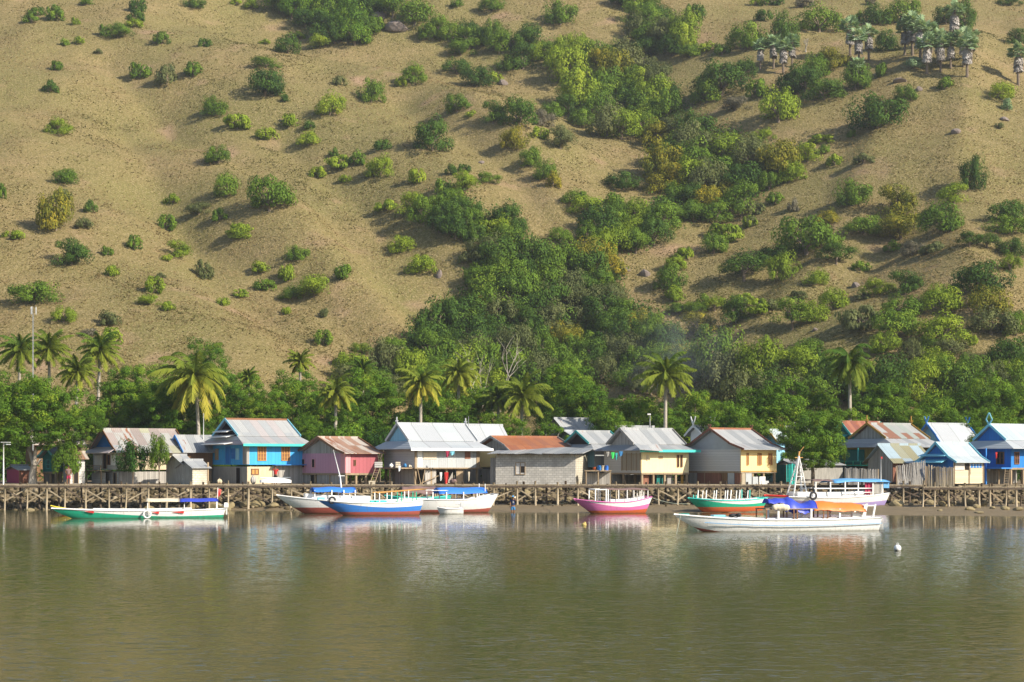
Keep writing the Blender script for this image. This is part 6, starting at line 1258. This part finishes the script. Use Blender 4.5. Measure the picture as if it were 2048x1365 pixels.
# the two foreground trees
def big_tree(px, d, crowns, limbs, label, leafkey, bark):
    x = X(px, d); z = ZG(x, d); r = thing("tree", label, "tree", (x, d, z))
    m = MB()
    for pts, rs in limbs: m.tube([(X(a, d) - x, dy, Z(b, d) - z) for a, b, dy in pts], rs, 7)
    m.build("trunk", bark, r)
    for i, (cx, cy, wp, hp, dy, pr) in enumerate(crowns):
        o = bpy.data.objects.new("crown", pr); link(o, r); set_mat(o, LEAF[leafkey[i % len(leafkey)]])
        wd, ht = wp * d / F, hp * d / F; zs = max(v.co.z for v in pr.vertices); o.scale = (wd, wd * .9, ht / zs)
        o.location = (X(cx, d) - x, dy, Z(cy + hp / 2, d) - z); o.rotation_euler = (0, 0, random.uniform(0, 6))
    return r
for p in PT: p.materials.clear(); p.materials.append(LEAF['b'])
big_tree(66, 167.0, [(60, 812, 170, 110, 0, PT[0]), (150, 815, 110, 90, 1.0, PT[1]), (-20, 800, 140, 120, .5, PT[2]), (120, 852, 130, 70, -1.2, PT[3]), (20, 862, 120, 60, -.8, PT[4]), (75, 785, 130, 70, 1.5, PT[5]), (170, 855, 70, 50, 0, PT[2]), (112, 872, 90, 56, -.6, PT[1]), (18, 880, 80, 56, -.5, PT[0]), (185, 835, 60, 56, .4, PT[4]), (140, 885, 60, 50, .8, PT[2])],
  [([(66, 972, 0), (65, 950, 0), (68, 930, 0)], [.42, .34, .27]), ([(68, 932, 0), (60, 905, 0), (50, 875, .3), (30, 845, .5)], [.2, .16, .12, .07]), ([(68, 932, 0), (72, 905, -.3), (88, 882, -.4), (110, 850, -.2)], [.2, .16, .12, .06]),
   ([(68, 936, 0), (80, 918, .3), (82, 922, .3)], [.14, .1, .08]), ([(50, 878, .3), (62, 860, .2), (70, 835, 0)], [.1, .08, .05]), ([(60, 905, 0), (42, 885, -.5), (15, 870, -.7)], [.1, .08, .04]), ([(88, 882, -.4), (92, 860, 0), (100, 830, .5)], [.1, .07, .04])],
  "big spreading shade tree with a forked pale trunk at the left shore", 'bbgb', BARKP)
big_tree(1622, 166.0, [(1625, 868, 128, 96, 0, PT[1]), (1588, 872, 70, 60, .5, PT[2]), (1668, 880, 66, 60, .3, PT[3]), (1600, 895, 70, 60, -.6, PT[3]), (1655, 905, 70, 60, -.4, PT[4]), (1630, 915, 80, 50, -1.0, PT[0]), (1640, 848, 90, 60, .5, PT[5])],
  [([(1626, 972, 0), (1626, 945, 0), (1622, 915, 0)], [.2, .16, .12]), ([(1622, 920, 0), (1605, 895, 0)], [.1, .05]), ([(1622, 920, 0), (1645, 895, 0)], [.1, .05]), ([(1622, 915, 0), (1626, 870, 0)], [.1, .05])],
  "leafy green tree on the shore right of the yellow house", 'bgb', BARK)
# bare trees
def bare(px, by, ty, d, lb, seed):
    x = X(px, d); z = ZG(x, d); g = random.Random(seed); H = Z(ty, d) - z; m = MB()
    def grow(p, dr, L, r, n):
        e = p + dr * L; m.tube([p, p.lerp(e, .5) + Vector((g.uniform(-.1, .1), g.uniform(-.1, .1), 0)), e], [r, r * .8, r * .55], 5)
        if n:
            for k in range(3): grow(p.lerp(e, g.uniform(.55, 1)), (dr + Vector((g.uniform(-.8, .8), g.uniform(-.8, .8), g.uniform(-.1, .5)))).normalized(), L * g.uniform(.5, .7), r * .5, n - 1)
    t = thing("bare_tree", lb, "tree", (x, d, z)); grow(Vector((0, 0, -.3)), Vector((0, 0, 1)), H * .5, .16, 3); m.build("trunk", BARKP, t)
bare(953, 790, 690, 196, "leafless pale tree standing between the two golden palms", 3); bare(995, 700, 650, 232, "leafless grey tree inside the lower wooded gully", 5); bare(1612, 280, 70, 360, "thin leafless tree beside the fan palms on the crest", 8)
# coconut palms
def frond(m, base, az, el, L, droop, g):
    h = Vector((math.cos(az), math.sin(az), 0)); pts = []; p = Vector(base); a = el; n = 9
    for i in range(n + 1):
        pts.append(p.copy()); p = p + (h * math.cos(a) + Vector((0, 0, 1)) * math.sin(a)) * (L / n); a -= droop / n * (.5 + i / n)
    side = h.cross(Vector((0, 0, 1))).normalized(); m.tube(pts, [.05 * (1 - .8 * i / n) + .008 for i in range(n + 1)], 4, 0, False)
    k = 30
    for i in range(k):
        f = .10 + .9 * i / (k - 1); q = f * n; j = min(int(q), n - 1); c = pts[j].lerp(pts[j + 1], q - j); dr = (pts[j + 1] - pts[j]).normalized()
        ll = L * .24 * math.sin(math.pi * min(1, .22 + .72 * f)) ** .7 * g.uniform(.85, 1.1); wv = .05 + .035 * L / 4
        for sg in (-1, 1):
            t = c + side * sg * ll * .62 + dr * ll * .5 + Vector((0, 0, -ll * g.uniform(.4, .85)))
            m.add([c - dr * wv, c + dr * wv, t + dr * wv * .25, t - dr * wv * .25], [(0, 1, 2, 3)])
def palm(px, cy, rad, base_y, d, label, seed, lean=0.0, hang=1.0, gold=.0):
    g = random.Random(seed); x = X(px, d) - lean; z = ZG(x, d); H = Z(cy, d) - z; L = rad * d / F * (1.3 if rad > 70 else 1.12) * g.uniform(.95, 1.08)
    t = thing("coconut_palm", label, "palm", (x, d, z)); m = MB()
    m.tube([(0, 0, -.4), (lean * .2, 0, H * .3), (lean * .6, .1, H * .7), (lean, .1, H)], [.28, .2, .16, .14], 8); m.build("trunk", BARKP, t)
    c = MB(); n = 32
    for i in range(n):
        f = i / (n - 1); el = R(84 - 125 * f ** (.9 / hang)) ; frond(c, (lean, .1, H), i * 2.39996 + g.uniform(-.2, .2), el, L * g.uniform(.72, 1.12), R(98) * (.95 - .45 * f) * hang * g.uniform(.75, 1.25), g)
    o = c.build("crown", LEAF['k'], t)
    a = o.data.attributes.new("tint", 'FLOAT', 'POINT'); nv = len(o.data.vertices); zz = np.array([v.co.z for v in o.data.vertices])
    fr = np.repeat(np.array([g.random() for _ in range(nv // 8 + 1)]), 8)[:nv]
    per = nv // n; age = np.clip(np.arange(nv) // max(per, 1) / n, 0, 1)      # older, lower fronds have yellowed
    a.data.foreach_set("value", np.clip(.02 + .32 * age + .22 * fr + 1.2 * gold * age, 0, 1).astype(np.float32))
    b = MB()
    for i in range(9):
        q = g.uniform(0, 6.28); b.ball((lean + .32 * math.cos(q), .1 + .32 * math.sin(q), H - .3 - g.uniform(0, .35)), .15, 7)
    b.build("coconut_cluster", NUT, t)
NUT = paint("coconut_husk", (.32, .19, .04), .6, .4)
for i, a in enumerate([(390, 752, 72, 0, 176, "large coconut palm with golden drooping fronds beside the blue house", 1, -.5, 1.15, .35), (40, 700, 46, 0, 192, "leftmost coconut palm near the antenna mast", 2, .3, 1, .1), (97, 697, 50, 0, 194, "coconut palm just right of the antenna mast", 3, -.2, .9, 0),
    (155, 742, 44, 0, 186, "coconut palm rising behind the right of the shade tree crown", 4, .3, 1, .15), (200, 700, 48, 0, 192, "coconut palm with orange nuts above the dark mango tree", 5, .4, 1, .2), (600, 722, 28, 0, 196, "small distant palm top over the dark tree behind the blue house", 6, 0, .9, 0),
    (672, 782, 44, 0, 178, "short coconut palm with hanging yellow fronds behind the pink house", 7, .1, 1.25, .2), (725, 742, 34, 0, 194, "dark small palm at the foot of the slope above the pink house", 8, 0, .9, 0), (842, 766, 50, 0, 179, "golden coconut palm rising behind the long pale roof", 9, .1, 1.2, .35),
    (917, 745, 42, 0, 186, "coconut palm right of the golden one behind the long pale roof", 10, 0, 1.1, .15), (1045, 792, 56, 0, 180, "bushy feathery coconut palm behind the rusty roof house", 11, .2, .9, .0), (995, 795, 36, 0, 182, "thin palm with a brown trunk right of the long pale roof", 12, -.3, 1.1, .1),
    (1332, 748, 62, 0, 178, "tall coconut palm with open crown at the centre right", 13, .1, 1.0, .1), (1700, 722, 62, 0, 180, "tall coconut palm with hanging fronds above the striped rusty roof", 14, .0, 1.35, .15), (497, 755, 22, 0, 192, "tiny palm top right of the rain tree", 15, 0, .9, 0)]): palm(*a)

# ------------------------------------------------------------------ labels for the vegetation of the slope
COLW = {'d': "dark green", 'g': "green", 'y': "lime green", 'p': "olive", 'o': "golden green", 'x': "greyish dry", 'v': "deep green", 'b': "bright green", 'f': "grey green"}
COLS = [(160, "above the big shade tree"), (390, "above the patched roof house"), (600, "above the bright blue house"), (750, "above the pink house"), (960, "above the long pale roof"), (1220, "above the grey block house"),
        (1390, "above the cream house"), (1580, "above the yellow house"), (1690, "above the shore tree"), (1900, "above the ochre gable house"), (9999, "above the right hand blue house")]
ROWS = [(70, "along the top edge"), (160, "very high up"), (260, "high on the slope"), (360, "upper mid slope"), (460, "mid slope"), (560, "lower mid slope"), (660, "low on the slope"), (9999, "at the slope foot")]
_N = ["eleventh","twelfth","thirteenth","fourteenth","fifteenth","sixteenth","seventeenth","eighteenth","nineteenth","twentieth","twenty-first","twenty-second","twenty-third","twenty-fourth","twenty-fifth"]
ORD = ["leftmost", "second from left", "third from left", "fourth from left", "fifth from left", "sixth from left", "seventh from left", "eighth from left", "ninth from left", "tenth from left"] + [n + " from left" for n in _N]
cells = {}
for v in VEG:
    r, kind, px, py, wd, ht, c, pr = v
    if px < -20 or px > 2070: pass
    big = "large " if wd > 7 else ("small " if wd < 3 else "")
    if kind != 'fan palm' and pr is PU: big += "flat "
    key = f"{big}{COLW[c]} {kind} {next(n for q, n in ROWS if py < q)} {next(n for q, n in COLS if px < q)}"
    cells.setdefault(key, []).append(v)
for key, vs in cells.items():
    vs.sort(key=lambda v: v[2])
    for i, v in enumerate(vs):
        v[0]["label"] = key if len(vs) == 1 else f"{key}, {ORD[i]}"
        v[0]["group"] = {"bush": "bushes scattered over the hillside", "tree": "trees on the hillside and in its gullies", "fan palm": "fan palms on the crest"}[v[1]]

# ------------------------------------------------------------------ air
hm = MB(); hm.box((0, 215, 83), (720, 700, 178)); hz = hm.build("haze", [])
m = bpy.data.materials.new("haze_air"); m.use_nodes = True; t_ = m.node_tree; t_.nodes.remove(t_.nodes["Principled BSDF"])
v_ = t_.nodes.new("ShaderNodeVolumePrincipled"); v_.inputs["Color"].default_value = (.86, .91, 1.0, 1); v_.inputs["Density"].default_value = .00016; v_.inputs["Anisotropy"].default_value = .2
t_.links.new(v_.outputs[0], t_.nodes["Material Output"].inputs["Volume"]); hz.data.materials.append(m); tag(hz, kind="stuff"); tag(hz, "faint bluish daylight haze over the bay and hillside", "haze"); hz.display_type = 'WIRE'

# ------------------------------------------------------------------ smoke of a cooking fire drifting behind the houses
sx, sd_ = X(1345, 214), 214.0
b = MB(); b.ball((0, 0, 0), 1.0, 16, 0, (9.0, 5.0, 6.0)); sm_ = b.build("smoke", []); sm_.location = (sx, sd_, Z(700, sd_))
t = NT("smoke_air"); t.t.nodes.remove(t.b); v_ = t.n("ShaderNodeVolumePrincipled"); v_.inputs["Color"].default_value = (.80, .88, 1.0, 1)
o_ = t.obj(); ln = t.n("ShaderNodeVectorMath", operation='LENGTH'); t.l(t.mapping(o_, (1 / 9.0, 1 / 5.0, 1 / 6.0)), ln.inputs[0])
fall = t.ramp(ln.outputs["Value"], [(.15, (1, 1, 1)), (.95, (0, 0, 0))]); nz = t.ramp(t.noise(t.mapping(o_, (1, 1, .6), (0, .5, 0)), .22, 3), [(.42, (0, 0, 0)), (.7, (1, 1, 1))])
t.val(v_.inputs["Density"], t.math('MULTIPLY', t.math('MULTIPLY', fall, nz), .045)); t.l(v_.outputs[0], t.out.inputs["Volume"]); sm_.data.materials.append(t.m)
tag(sm_, "thin bluish smoke drifting behind the tall coconut palm at centre right", "smoke", kind="stuff")
